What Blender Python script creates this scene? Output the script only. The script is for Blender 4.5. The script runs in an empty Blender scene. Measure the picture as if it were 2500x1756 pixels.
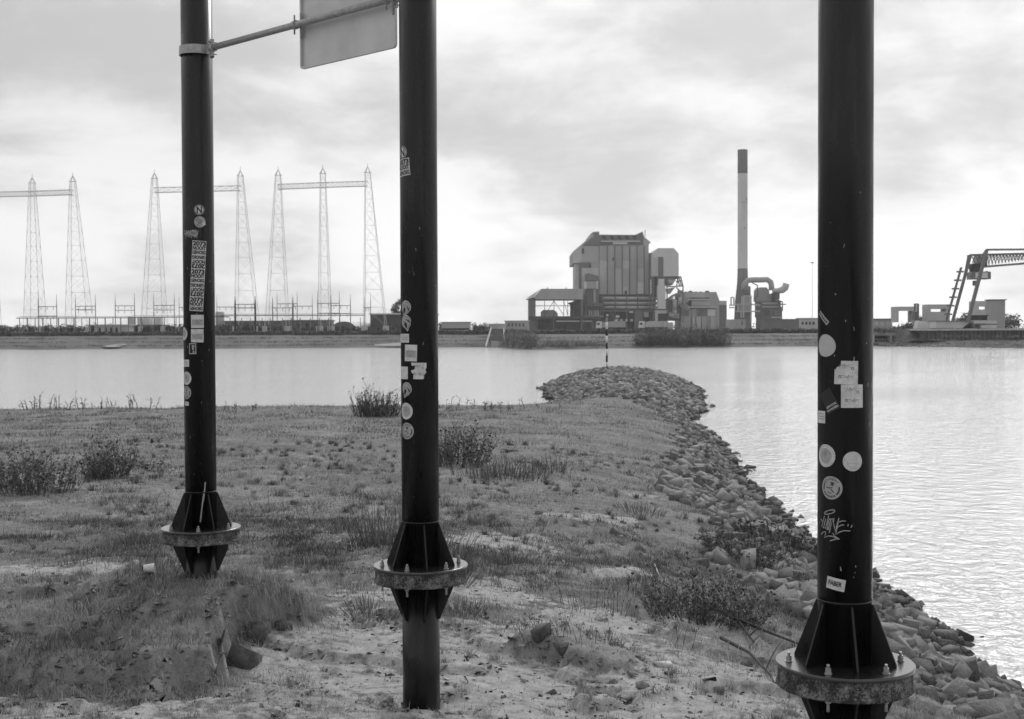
import bpy, bmesh, math, random
import numpy as np
from mathutils import Vector, Matrix

random.seed(11)
rng = np.random.default_rng(11)
SC = bpy.context.scene
COL = SC.collection

# ------------------------------------------------------------------ camera
CAMZ = 5.2                       # metres above the river
F = 3158.0                       # focal length in photo pixels (photo is 2500 wide)
PITCH = math.atan(72.0 / F)      # tilted down a little
ROLL = 0.0039
_f = Vector((0, math.cos(PITCH), -math.sin(PITCH)))
_u = Vector((0, math.sin(PITCH), math.cos(PITCH)))
_r = Vector((1, 0, 0))
RT = _r * math.cos(ROLL) - _u * math.sin(ROLL)
UP = _u * math.cos(ROLL) + _r * math.sin(ROLL)
cd = bpy.data.cameras.new('camera')
cam = bpy.data.objects.new('camera', cd)
COL.objects.link(cam)
M = Matrix((RT, UP, -_f)).transposed().to_4x4()
M.translation = Vector((0, 0, CAMZ))
cam.matrix_world = M
cd.sensor_width = 36.0
cd.lens = 36.0 * F / 2500.0
cd.clip_start = 0.1
cd.clip_end = 20000
cd.dof.use_dof = True
cd.dof.focus_distance = 10.5
cd.dof.aperture_fstop = 6.3
SC.camera = cam

# ------------------------------------------------------------------ sky
SUN_AZ, SUN_EL = math.radians(20), math.radians(38)
w = bpy.data.worlds.new('World')
SC.world = w
w.use_nodes = True
nt = w.node_tree
nt.nodes.clear()


def N(tree, typ, **kw):
    n = tree.nodes.new(typ)
    for k, v in kw.items():
        setattr(n, k, v)
    return n


def math_node(tree, op, a, b=None, c=None, clamp=False):
    n = tree.nodes.new('ShaderNodeMath')
    n.operation = op
    n.use_clamp = clamp
    for i, x in enumerate((a, b, c)):
        if x is None:
            continue
        if isinstance(x, (int, float)):
            n.inputs[i].default_value = x
        else:
            tree.links.new(x, n.inputs[i])
    return n.outputs[0]


def maprange(tree, x, a, b, c, d, smooth=False):
    n = tree.nodes.new('ShaderNodeMapRange')
    if smooth:
        n.interpolation_type = 'SMOOTHSTEP'
    tree.links.new(x, n.inputs[0])
    for i, v in enumerate((a, b, c, d)):
        n.inputs[i + 1].default_value = v
    return n.outputs[0]


def noise(tree, vec, scale, detail=4, rough=0.55, dist=0.0):
    n = tree.nodes.new('ShaderNodeTexNoise')
    n.inputs['Scale'].default_value = scale
    n.inputs['Detail'].default_value = detail
    n.inputs['Roughness'].default_value = rough
    n.inputs['Distortion'].default_value = dist
    if vec is not None:
        tree.links.new(vec, n.inputs['Vector'])
    return n.outputs[0]


bg = N(nt, 'ShaderNodeBackground')
wo = N(nt, 'ShaderNodeOutputWorld')
sky = N(nt, 'ShaderNodeTexSky', sky_type='NISHITA', sun_disc=False, sun_elevation=SUN_EL,
        sun_rotation=SUN_AZ)
bw = N(nt, 'ShaderNodeRGBToBW')
nt.links.new(sky.outputs[0], bw.inputs[0])
tc = N(nt, 'ShaderNodeTexCoord')
sep = N(nt, 'ShaderNodeSeparateXYZ')
nt.links.new(tc.outputs['Generated'], sep.inputs[0])
zp = math_node(nt, 'ADD', math_node(nt, 'MAXIMUM', sep.outputs[2], 0.0), 0.22)
cu = math_node(nt, 'DIVIDE', sep.outputs[0], zp)
cv = math_node(nt, 'DIVIDE', sep.outputs[1], zp)
comb = N(nt, 'ShaderNodeCombineXYZ')
nt.links.new(cu, comb.inputs[0])
nt.links.new(cv, comb.inputs[1])
comb.inputs[2].default_value = 17.3
c1 = noise(nt, comb.outputs[0], 0.75, 6, 0.50, 0.5)
c2 = noise(nt, comb.outputs[0], 2.4, 6, 0.55, 0.5)
mp3 = N(nt, 'ShaderNodeMapping')
mp3.inputs['Scale'].default_value = (1, 1, 1.9)
mp3.inputs['Location'].default_value = (4.1, 2.2, 0.6)
nt.links.new(tc.outputs['Generated'], mp3.inputs[0])
c3 = noise(nt, mp3.outputs[0], 7.5, 8, 0.54, 0.2)            # lumpy cumulus
cl = math_node(nt, 'ADD', math_node(nt, 'MULTIPLY', c1, 0.5), math_node(nt, 'MULTIPLY', c2, 0.18))
cl = math_node(nt, 'ADD', cl, math_node(nt, 'MULTIPLY', c3, 0.32))
clv = maprange(nt, cl, 0.42, 0.565, 6.6, 10.6, True)          # grey undersides to bright gaps
# the veiled sun: a broad soft glow where the sun stands behind the cloud
dotn = N(nt, 'ShaderNodeVectorMath', operation='DOT_PRODUCT')
nt.links.new(tc.outputs['Generated'], dotn.inputs[0])
SUND = Vector((math.sin(SUN_AZ) * math.cos(SUN_EL), math.cos(SUN_AZ) * math.cos(SUN_EL), math.sin(SUN_EL)))
dotn.inputs[1].default_value = SUND
glow = math_node(nt, 'POWER', math_node(nt, 'MAXIMUM', dotn.outputs['Value'], 0.0), 5.0)
clv = math_node(nt, 'MULTIPLY', clv, math_node(nt, 'MULTIPLY_ADD', glow, 0.42, 0.82))
clv = math_node(nt, 'MULTIPLY', clv, maprange(nt, sep.outputs[2], 0.0, 0.16, 1.30, 1.0, True))      # thin bright cloud low over the horizon
mixv = math_node(nt, 'ADD', math_node(nt, 'MULTIPLY', clv, 0.92), math_node(nt, 'MULTIPLY', bw.outputs[0], 0.08))
nt.links.new(mixv, bg.inputs[0])
bg.inputs[1].default_value = 0.10
nt.links.new(bg.outputs[0], wo.inputs[0])

sd = bpy.data.lights.new('sun', 'SUN')
sd.energy = 1.5
sd.angle = math.radians(16)
sd.color = (1, 1, 1)
so = bpy.data.objects.new('sun', sd)
COL.objects.link(so)
so.rotation_euler = (-SUND).to_track_quat('-Z', 'Y').to_euler()
so.location = (0, 0, 40)

SC.view_settings.view_transform = 'Standard'
SC.view_settings.look = 'None'
SC.view_settings.gamma = 1.0
SC.view_settings.exposure = 0.0
SC.view_settings.use_curve_mapping = False
SC.cycles.use_denoising = True
SC.cycles.max_bounces = 6
SC.cycles.transparent_max_bounces = 6

# ------------------------------------------------------------------ helpers


def ray(u, v):
    return _f * F + RT * (u - 1250.0) + UP * (878.0 - v)


def P(u, v, Y):
    """the world point at distance Y that stands at photo pixel (u, v)"""
    d = ray(u, v)
    return Vector((0, 0, CAMZ)) + d * (Y / d.y)


def X_(u, Y):
    return P(u, 806, Y).x


def Z_(v, Y, u=1250):
    return P(u, v, Y).z


def tag(o, label=None, cat=None, group=None, kind=None):
    if label:
        o['label'] = label
    if cat:
        o['category'] = cat
    if group:
        o['group'] = group
    if kind:
        o['kind'] = kind
    return o


def empty(name, loc, label=None, cat=None, group=None):
    o = bpy.data.objects.new(name, None)
    o.empty_display_size = 0.2
    COL.objects.link(o)
    o.location = loc
    return tag(o, label, cat, group)


def link(name, me, m=None, parent=None):
    if m is not None and not me.materials:
        me.materials.append(m)
    o = bpy.data.objects.new(name, me)
    COL.objects.link(o)
    if parent is not None:
        o.parent = parent
        # geometry is written in world coordinates: undo the parent's placement
        o.matrix_parent_inverse = Matrix.Translation(-Vector(parent.location)) if not parent.parent else Matrix.Identity(4)
    return o


def tri_mesh(name, V, T, attrs=None, smooth=False):
    V = np.ascontiguousarray(V, dtype=np.float32)
    T = np.ascontiguousarray(T, dtype=np.int32)
    me = bpy.data.meshes.new(name)
    n = T.shape[1]
    me.vertices.add(len(V))
    me.vertices.foreach_set('co', V.ravel())
    me.loops.add(T.size)
    me.loops.foreach_set('vertex_index', T.ravel())
    me.polygons.add(len(T))
    me.polygons.foreach_set('loop_start', np.arange(0, T.size, n, dtype=np.int32))
    me.polygons.foreach_set('loop_total', np.full(len(T), n, dtype=np.int32))
    if smooth:
        me.polygons.foreach_set('use_smooth', np.ones(len(T), dtype=bool))
    for k, a in (attrs or {}).items():
        at = me.attributes.new(k, 'FLOAT', 'POINT')
        at.data.foreach_set('value', np.ascontiguousarray(a, dtype=np.float32))
    me.update(calc_edges=True)
    me.validate()
    return me


class MB:
    """collects boxes, bars, tubes and prisms, then links them as one mesh"""

    def __init__(self):
        self.v, self.f, self.sm = [], [], []

    def add(self, vs, fs, smooth=False):
        b = len(self.v)
        self.v += [tuple(p) for p in vs]
        for q in fs:
            self.f.append(tuple(b + i for i in q))
            self.sm.append(smooth)
        return self

    def box(self, x0, x1, y0, y1, z0, z1):
        vs = [(x, y, z) for z in (z0, z1) for y in (y0, y1) for x in (x0, x1)]
        return self.add(vs, [(0, 2, 3, 1), (4, 5, 7, 6), (0, 1, 5, 4), (2, 6, 7, 3), (0, 4, 6, 2), (1, 3, 7, 5)])

    def bar(self, a, b, w, h=None):
        a, b = Vector(a), Vector(b)
        h = w if h is None else h
        d = (b - a)
        if d.length < 1e-6:
            return self
        d.normalize()
        ref = Vector((0, 0, 1)) if abs(d.z) < 0.95 else Vector((1, 0, 0))
        s = d.cross(ref).normalized() * (w / 2)
        t = s.cross(d).normalized() * (h / 2)
        vs = [p + i * s + j * t for p in (a, b) for i, j in ((-1, -1), (1, -1), (1, 1), (-1, 1))]
        return self.add(vs, [(3, 2, 1, 0), (4, 5, 6, 7), (0, 1, 5, 4), (1, 2, 6, 5), (2, 3, 7, 6), (3, 0, 4, 7)])

    def tube(self, pts, rad, seg=10, caps=True, smooth=True):
        pts = [Vector(p) for p in pts]
        rad = [rad] * len(pts) if isinstance(rad, (int, float)) else list(rad)
        base = len(self.v)
        prev = None
        for i, p in enumerate(pts):
            d = (pts[min(i + 1, len(pts) - 1)] - pts[max(i - 1, 0)]).normalized()
            if prev is None:
                ref = Vector((0, 0, 1)) if abs(d.z) < 0.9 else Vector((1, 0, 0))
                s = d.cross(ref).normalized()
            else:
                s = (prev - d * prev.dot(d)).normalized()
            prev = s
            t = d.cross(s)
            for k in range(seg):
                a = 2 * math.pi * k / seg
                self.v.append(tuple(p + (s * math.cos(a) + t * math.sin(a)) * rad[i]))
        for i in range(len(pts) - 1):
            for k in range(seg):
                a, b = base + i * seg + k, base + i * seg + (k + 1) % seg
                self.f.append((a, b, b + seg, a + seg))
                self.sm.append(smooth)
        if caps:
            self.f.append(tuple(base + k for k in reversed(range(seg))))
            self.sm.append(False)
            e = base + (len(pts) - 1) * seg
            self.f.append(tuple(e + k for k in range(seg)))
            self.sm.append(False)
        return self

    def lathe(self, prof, x, y, seg=48, smooth=True):
        """prof: list of (r, z); closed at the ends by its own points"""
        base = len(self.v)
        for r, z in prof:
            for k in range(seg):
                a = 2 * math.pi * k / seg
                self.v.append((x + r * math.cos(a), y + r * math.sin(a), z))
        for i in range(len(prof) - 1):
            for k in range(seg):
                a, b = base + i * seg + k, base + i * seg + (k + 1) % seg
                self.f.append((a, b, b + seg, a + seg))
                self.sm.append(smooth and abs(prof[i][1] - prof[i + 1][1]) > 1e-6 and prof[i][0] > .02)
        return self

    def prism(self, poly, y0, y1):
        """poly: [(x, z)] extruded along y"""
        n = len(poly)
        vs = [(x, y0, z) for x, z in poly] + [(x, y1, z) for x, z in poly]
        fs = [tuple(range(n)), tuple(range(2 * n - 1, n - 1, -1))]
        fs += [(i, i + n, (i + 1) % n + n, (i + 1) % n) for i in range(n)]
        return self.add(vs, fs)

    def mesh(self, name):
        me = bpy.data.meshes.new(name)
        me.from_pydata(self.v, [], self.f)
        me.polygons.foreach_set('use_smooth', self.sm)
        me.update()
        bm = bmesh.new()
        bm.from_mesh(me)
        bmesh.ops.recalc_face_normals(bm, faces=bm.faces)
        bm.to_mesh(me)
        bm.free()
        return me

    def build(self, name, m, parent=None):
        return link(name, self.mesh(name), m, parent)


def mat(name, val, rough=0.8, var=0.2, scale=1.0, stretch=(1, 1, 1), bump=0.0, bscale=None, spec=0.3, metal=0.0,
        coat=0.0):
    m = bpy.data.materials.new(name)
    m.use_nodes = True
    t = m.node_tree
    b = t.nodes['Principled BSDF']
    b.inputs['Roughness'].default_value = rough
    b.inputs['Specular IOR Level'].default_value = spec
    b.inputs['Metallic'].default_value = metal
    b.inputs['Coat Weight'].default_value = coat
    b.inputs['Coat Roughness'].default_value = 0.12
    g = N(t, 'ShaderNodeNewGeometry')
    mp = N(t, 'ShaderNodeMapping')
    mp.inputs['Scale'].default_value = stretch
    t.links.new(g.outputs['Position'], mp.inputs[0])
    if var > 0:
        nz = noise(t, mp.outputs[0], scale, 6, 0.6)
        t.links.new(maprange(t, nz, 0.3, 0.7, val * (1 - var), val * (1 + var)), b.inputs['Base Color'])
    else:
        b.inputs['Base Color'].default_value = (val, val, val, 1)
    if bump > 0:
        bn = N(t, 'ShaderNodeBump')
        bn.inputs['Strength'].default_value = 1.0
        bn.inputs['Distance'].default_value = bump
        t.links.new(noise(t, mp.outputs[0], bscale or scale * 4, 5, 0.6), bn.inputs['Height'])
        t.links.new(bn.outputs[0], b.inputs['Normal'])
    return m


def tint_mat(name, lo, hi, rough=0.75, trans=0.0):
    """plant matter: grey value from the per-plant tint attribute"""
    m = bpy.data.materials.new(name)
    m.use_nodes = True
    t = m.node_tree
    b = t.nodes['Principled BSDF']
    b.inputs['Roughness'].default_value = rough
    b.inputs['Specular IOR Level'].default_value = 0.25
    a = N(t, 'ShaderNodeAttribute', attribute_name='tint')
    v = maprange(t, a.outputs['Fac'], 0, 1, lo, hi)
    t.links.new(v, b.inputs['Base Color'])
    if trans:
        tl = N(t, 'ShaderNodeBsdfTranslucent')
        t.links.new(v, tl.inputs[0])
        mx = N(t, 'ShaderNodeMixShader')
        mx.inputs[0].default_value = trans
        t.links.new(b.outputs[0], mx.inputs[1])
        t.links.new(tl.outputs[0], mx.inputs[2])
        t.links.new(mx.outputs[0], t.nodes['Material Output'].inputs[0])
    return m


# vectorised value noise -----------------------------------------------------
_L = rng.random((256, 256))


def vnoise(x, y):
    xi, yi = np.floor(x).astype(int), np.floor(y).astype(int)
    fx, fy = x - xi, y - yi
    fx, fy = fx * fx * (3 - 2 * fx), fy * fy * (3 - 2 * fy)
    a, b = _L[xi & 255, yi & 255], _L[(xi + 1) & 255, yi & 255]
    c, d = _L[xi & 255, (yi + 1) & 255], _L[(xi + 1) & 255, (yi + 1) & 255]
    return (a * (1 - fx) + b * fx) * (1 - fy) + (c * (1 - fx) + d * fx) * fy


def fbm(x, y, s, octv=4):
    o, a, t = 0.0, 1.0, 0.0
    for k in range(octv):
        o = o + a * vnoise(x * s + 17.3 * k, y * s - 9.1 * k)
        t += a
        a *= 0.5
        s *= 2.03
    return o / t


def sstep(a, b, x):
    t = np.clip((x - a) / (b - a), 0, 1)
    return t * t * (3 - 2 * t)


def sdist(px, py, poly):
    """signed distance to a closed polygon, positive inside"""
    best = np.full(px.shape, 1e9)
    inside = np.zeros(px.shape, bool)
    n = len(poly)
    for i in range(n):
        (x0, y0), (x1, y1) = poly[i], poly[(i + 1) % n]
        dx, dy = x1 - x0, y1 - y0
        t = np.clip(((px - x0) * dx + (py - y0) * dy) / (dx * dx + dy * dy), 0, 1)
        best = np.minimum(best, np.hypot(px - x0 - t * dx, py - y0 - t * dy))
        if y0 != y1:
            c = ((y0 > py) != (y1 > py)) & (px < (x1 - x0) * (py - y0) / (y1 - y0) + x0)
            inside ^= c
    return np.where(inside, best, -best)


# ------------------------------------------------------------------ lettering (flat meshes, made while the scene is small)
_txt = {}


def text_geo(s, bold=0.02):
    if (s, bold) in _txt:
        return _txt[(s, bold)]
    c = bpy.data.curves.new('lettering', 'FONT')
    c.body = s
    c.offset = bold
    c.resolution_u = 3
    o = bpy.data.objects.new('lettering', c)
    COL.objects.link(o)
    dg = bpy.context.evaluated_depsgraph_get()
    me = o.evaluated_get(dg).to_mesh()
    vs = np.array([v.co[:2] for v in me.vertices])
    fs = [tuple(p.vertices) for p in me.polygons]
    o.evaluated_get(dg).to_mesh_clear()
    bpy.data.objects.remove(o)
    bpy.data.curves.remove(c)
    lo, hi = vs.min(0), vs.max(0)
    vs = (vs - (lo + hi) / 2) / (hi - lo)
    _txt[(s, bold)] = (vs, fs)
    return vs, fs


for s in ('2073', 'NOOIT', 'GENOEG', 'N', 'FABER', 'GROOVE', 'INVADERS') + tuple('STUDENT'):
    text_geo(s)

# ------------------------------------------------------------------ materials
M_POST = mat('black_post_paint', 0.006, 0.30, 0.35, 6, (1, 1, 0.15), 0.0004, 30, 0.42, coat=0.0)
M_PLATE = mat('black_flange_paint', 0.02, 0.22, 0.4, 14, (1, 1, 1), 0.0006, 60, 0.6, coat=0.5)
M_RUST = None
M_STEEL = mat('galvanised_steel', 0.34, 0.45, 0.25, 25, (1, 1, 1), 0.0005, 90, 0.5, metal=0.35)
M_SIGN = mat('sign_back_aluminium', 0.52, 0.5, 0.12, 3, (1, 1, 1), 0, None, 0.5, metal=0.3)
M_PAPER = mat('sticker_paper', 0.58, 0.5, 0.2, 22, (1, 1, 1))
M_PAPER2 = mat('sticker_grey_paper', 0.36, 0.5, 0.12, 40)
M_INKD = mat('sticker_black_ink', 0.02, 0.45, 0.2, 40)
M_INKG = mat('sticker_grey_ink', 0.22, 0.5, 0.3, 60)
M_PEN = mat('silver_marker_ink', 0.33, 0.45, 0.25, 60)
M_FARG = mat('far_bank_grass', 0.14, 0.95, 0.35, 0.05, (1, 1, 1))
M_FARH = mat('far_bank_scrub', 0.08, 0.95, 0.4, 0.12, (1, 1, 1))
M_LATT = mat('galvanised_lattice', 0.62, 0.6, 0.1, 0.2)
M_MAST = mat('switchyard_mast_steel', 0.20, 0.7, 0.2, 0.2)
M_CONC = mat('pale_concrete', 0.5, 0.9, 0.15, 0.3)
M_CLAD = mat('grey_cladding', 0.40, 0.8, 0.14, 0.12, (1, 1, 0.25))
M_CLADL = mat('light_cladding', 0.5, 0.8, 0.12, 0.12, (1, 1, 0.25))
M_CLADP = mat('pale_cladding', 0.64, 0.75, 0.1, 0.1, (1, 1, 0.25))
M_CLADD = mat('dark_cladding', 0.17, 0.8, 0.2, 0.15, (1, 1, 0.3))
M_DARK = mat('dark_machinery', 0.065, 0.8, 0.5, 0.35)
M_PIPE = mat('insulated_pipe', 0.45, 0.5, 0.15, 0.2)
M_GLASS = mat('dark_window', 0.02, 0.2, 0.3, 0.2)
M_WHITE = mat('white_paint', 0.7, 0.6, 0.1, 0.5)
M_BLACK = mat('black_paint', 0.03, 0.6, 0.2, 0.5)
M_PILE = mat('sheet_pile_steel', 0.10, 0.85, 0.4, 0.5, (1, 1, 0.2))
M_TRUNK = mat('bark', 0.07, 0.9, 0.3, 8)
M_STEM = tint_mat('dry_stems', 0.05, 0.34)
M_LEAF = tint_mat('far_foliage', 0.05, 0.2)
M_GRASS = tint_mat('grass_blades', 0.075, 0.60, 0.8, 0.3)
M_STONE = None


def stone_mat():
    m = bpy.data.materials.new('basalt_riprap')
    m.use_nodes = True
    t = m.node_tree
    b = t.nodes['Principled BSDF']
    b.inputs['Roughness'].default_value = 0.8
    b.inputs['Specular IOR Level'].default_value = 0.35
    g = N(t, 'ShaderNodeNewGeometry')
    oi = N(t, 'ShaderNodeObjectInfo')
    at = N(t, 'ShaderNodeAttribute', attribute_name='tint')
    n1 = math_node(t, 'FRACT', math_node(t, 'ADD', oi.outputs['Random'], at.outputs['Fac']))
    n2 = noise(t, g.outputs['Position'], 28, 5, 0.65)
    s = math_node(t, 'ADD', math_node(t, 'MULTIPLY', n1, 0.45), math_node(t, 'MULTIPLY', n2, 0.55))
    sx = N(t, 'ShaderNodeSeparateXYZ')
    t.links.new(g.outputs['Position'], sx.inputs[0])
    wet = maprange(t, math_node(t, 'ADD', sx.outputs[2], math_node(t, 'MULTIPLY', n2, 0.3)), 0.25, 0.42, 0.35, 1.0)   # wet, algae-dark below the splash line
    t.links.new(math_node(t, 'MULTIPLY', maprange(t, s, 0.2, 0.8, 0.06, 0.34), wet), b.inputs['Base Color'])
    bn = N(t, 'ShaderNodeBump')
    bn.inputs['Distance'].default_value = 0.045
    t.links.new(noise(t, g.outputs['Position'], 14, 6, 0.7), bn.inputs['Height'])
    t.links.new(bn.outputs[0], b.inputs['Normal'])
    return m


M_STONE = stone_mat()


def speckled(name, lo, hi, t0, t1, scale, rough, bump):
    """dark flaking surface with pale lichen and scale"""
    m = bpy.data.materials.new(name)
    m.use_nodes = True
    t = m.node_tree
    b = t.nodes['Principled BSDF']
    b.inputs['Roughness'].default_value = rough
    b.inputs['Specular IOR Level'].default_value = 0.2
    g = N(t, 'ShaderNodeNewGeometry')
    a1, a2 = noise(t, g.outputs['Position'], scale, 6, 0.7), noise(t, g.outputs['Position'], scale * .16, 3, 0.6)
    s = math_node(t, 'ADD', math_node(t, 'MULTIPLY', a1, 0.6), math_node(t, 'MULTIPLY', a2, 0.4))
    t.links.new(maprange(t, s, t0, t1, lo, hi), b.inputs['Base Color'])
    bn = N(t, 'ShaderNodeBump')
    bn.inputs['Distance'].default_value = bump
    t.links.new(a1, bn.inputs['Height'])
    t.links.new(bn.outputs[0], b.inputs['Normal'])
    return m


M_RUST = speckled('weathered_flange', .035, .27, .46, .64, 85, .9, .003)
# faded streaks down the paint of the posts
_t = M_POST.node_tree
_mp = [q for q in _t.nodes if q.type == 'MAPPING'][0]
_t.links.new(maprange(_t, noise(_t, _mp.outputs[0], 16, 4, .6), .35, .65, .2, .46), _t.nodes['Principled BSDF'].inputs['Roughness'])


def ground_mat():
    m = bpy.data.materials.new('turf_sand_and_earth')
    m.use_nodes = True
    t = m.node_tree
    b = t.nodes['Principled BSDF']
    b.inputs['Roughness'].default_value = 0.95
    b.inputs['Specular IOR Level'].default_value = 0.15
    g = N(t, 'ShaderNodeNewGeometry')
    pos = g.outputs['Position']
    at = N(t, 'ShaderNodeAttribute', attribute_name='sand')
    at2 = N(t, 'ShaderNodeAttribute', attribute_name='earth')
    fine = noise(t, pos, 55, 4, 0.7)
    mid = noise(t, pos, 7, 6, 0.65)
    big = noise(t, pos, 0.7, 4, 0.6)
    s = math_node(t, 'ADD', math_node(t, 'MULTIPLY', mid, 0.6), math_node(t, 'MULTIPLY', fine, 0.4))
    turf = maprange(t, s, 0.34, 0.66, 0.10, 0.31)
    turf = math_node(t, 'MULTIPLY', turf, maprange(t, big, 0.3, 0.7, 0.65, 1.3))
    sand = maprange(t, s, 0.36, 0.64, 0.21, 0.50)
    earth = maprange(t, s, 0.33, 0.68, 0.12, 0.34)
    f1 = math_node(t, 'ADD', at.outputs['Fac'], math_node(t, 'MULTIPLY', math_node(t, 'SUBTRACT', mid, 0.5), 1.3))
    f1 = maprange(t, f1, 0.40, 0.62, 0, 1, True)

    def mix(f, a, c):
        n = N(t, 'ShaderNodeMix', data_type='FLOAT')
        t.links.new(f, n.inputs[0])
        t.links.new(a, n.inputs[2])
        t.links.new(c, n.inputs[3])
        return n.outputs[0]
    col = mix(f1, turf, sand)
    col = mix(at2.outputs['Fac'], col, earth)
    t.links.new(col, b.inputs['Base Color'])
    bn = N(t, 'ShaderNodeBump')
    bn.inputs['Distance'].default_value = 0.03
    bn.inputs['Strength'].default_value = 0.9
    t.links.new(s, bn.inputs['Height'])
    t.links.new(bn.outputs[0], b.inputs['Normal'])
    return m


def water_mat():
    m = bpy.data.materials.new('river_water')
    m.use_nodes = True
    t = m.node_tree
    b = t.nodes['Principled BSDF']
    b.inputs['Base Color'].default_value = (0.60, 0.60, 0.60, 1)     # silty river
    b.inputs['Roughness'].default_value = 0.1
    b.inputs['IOR'].default_value = 1.5
    b.inputs['Specular IOR Level'].default_value = 0.75
    g = N(t, 'ShaderNodeNewGeometry')
    mp = N(t, 'ShaderNodeMapping')
    mp.inputs['Scale'].default_value = (1.15, 1.0, 1)
    mp.inputs['Rotation'].default_value = (0, 0, 0.35)
    t.links.new(g.outputs['Position'], mp.inputs[0])
    a1 = noise(t, mp.outputs[0], 1.5, 3, 0.55, 0.6)
    a2 = noise(t, mp.outputs[0], 5.0, 4, 0.6, 0.6)
    big = noise(t, mp.outputs[0], 0.05, 3, 0.6, 0.5)
    amp = maprange(t, big, 0.3, 0.7, 0.55, 1.25)
    h = math_node(t, 'ADD', math_node(t, 'MULTIPLY', a1, 0.85), math_node(t, 'MULTIPLY', a2, 0.34))
    h = math_node(t, 'MULTIPLY', h, amp)
    bn = N(t, 'ShaderNodeBump')
    bn.inputs['Distance'].default_value = 0.17
    bn.inputs['Strength'].default_value = 1.0
    t.links.new(h, bn.inputs['Height'])
    t.links.new(bn.outputs[0], b.inputs['Normal'])
    return m


# ------------------------------------------------------------------ near bank and groyne
LAND = [(14, -30), (10, 0), (8, 10), (7.0, 19.2), (7.2, 21.9), (7.6, 25.1), (7.5, 26.9), (7.2, 30.5), (7.3, 34.7),
        (7.4, 38.7), (7.9, 44), (8.4, 46.5), (8.7, 50), (9.4, 58), (10.2, 73.5), (12.3, 83.8), (15.5, 107.7), (17.0, 126),
        (15.2, 136), (10, 140), (5.8, 135), (3.6, 125), (3.0, 118), (2.85, 90), (1.8, 78), (-2, 71.5), (-20, 70),
        (-60, 71), (-200, 62), (-200, -30)]
MOUND = [(-9, 8.9), (-6.2, 9.3), (-5.3, 9.9), (-4.7, 9.5), (-4.15, 10.35), (-3.75, 9.9), (-3.3, 10.6), (-2.95, 10.15), (-2.6, 10.6), (-2.35, 11.0), (-2.62, 11.5), (-2.5, 12.2),
         (-2.1, 12.8), (-1.95, 13.5), (-2.3, 14.4), (-3.2, 15.5), (-5, 16.3), (-9, 16.8)]
CL = [(0.42, 12.3), (0.75, 11.9), (1.15, 12.1), (1.3, 12.7), (0.9, 13.2), (0.2, 13.1), (-0.1, 12.7)]


def shore(X, Y):
    d = sdist(X, Y, LAND)
    return d + (fbm(X, Y, 0.5, 3) - 0.5) * 1.1


def height(X, Y, dd=None):
    X, Y = np.asarray(X, float), np.asarray(Y, float)
    d = shore(X, Y) if dd is None else dd
    crest = np.interp(Y, [0, 6, 9, 10.5, 14, 20, 30, 45, 64, 80, 140],
                      [3.5, 2.75, 2.36, 2.30, 2.24, 2.1, 1.9, 1.65, 1.45, 1.36, 1.28])
    wd = crest * 1.75
    land = crest * (1 - np.exp(-np.clip(d, 0, None) ** 1.3 / wd ** 1.3))
    h = np.where(d > 0, land, np.maximum(d * 0.5, -2.0))
    on = sstep(0.6, 3.5, d)
    h = h + on * ((fbm(X, Y, 0.35, 3) - 0.5) * 0.22 + (fbm(X + 40, Y, 2.2, 4) - 0.5) * 0.10)
    near = sstep(24, 12, Y) * on
    # trampled, eroded turf: little steps
    st = fbm(X, Y + 70, 1.3, 4)
    h = h + near * 0.085 * sstep(0.50, 0.545, st)
    # turf mound left standing round the left post
    dm = sdist(X, Y, MOUND) + (fbm(X, Y, 2.6, 4) - 0.5) * 0.50 + (fbm(X + 5, Y, 9.0, 3) - 0.5) * 0.18
    back = sstep(12.6, 14.6, Y)
    slump = sstep(0.42, 0.62, fbm(X + 3, Y + 8, 1.5, 3))
    m = sstep(0.0, 0.07 + 0.45 * slump + 0.5 * sstep(-2.9, -3.9, X) + 2.0 * back, dm - 0.5 * back)
    h = h + (0.24 + 0.16 * fbm(X, Y + 3, .8, 2)) * m + 0.24 * np.exp(-((X + 3.04) ** 2 + (Y - 12.6) ** 2) / 0.9)
    dc = sdist(X, Y, CL) + (fbm(X + 9, Y, 4.0, 3) - 0.5) * 0.3
    h = h + 0.11 * sstep(0, 0.16, dc)
    return h


SANDS = [(-0.1, 20.3, 1.1, 1.0), (1.3, 23.2, 0.9, 0.7), (-1.0, 19.8, 0.7, 0.5), (1.45, 18.2, 0.6, 0.45),
         (-5.4, 15.9, 2.6, 0.75), (-0.4, 15.5, 1.5, 1.0), (0.9, 14.3, 1.0, 0.9), (-1.5, 14.6, 0.8, 0.5), (2.0, 15.0, 0.5, 0.6),
         (2.7, 28.5, 0.5, 0.7)]


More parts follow.
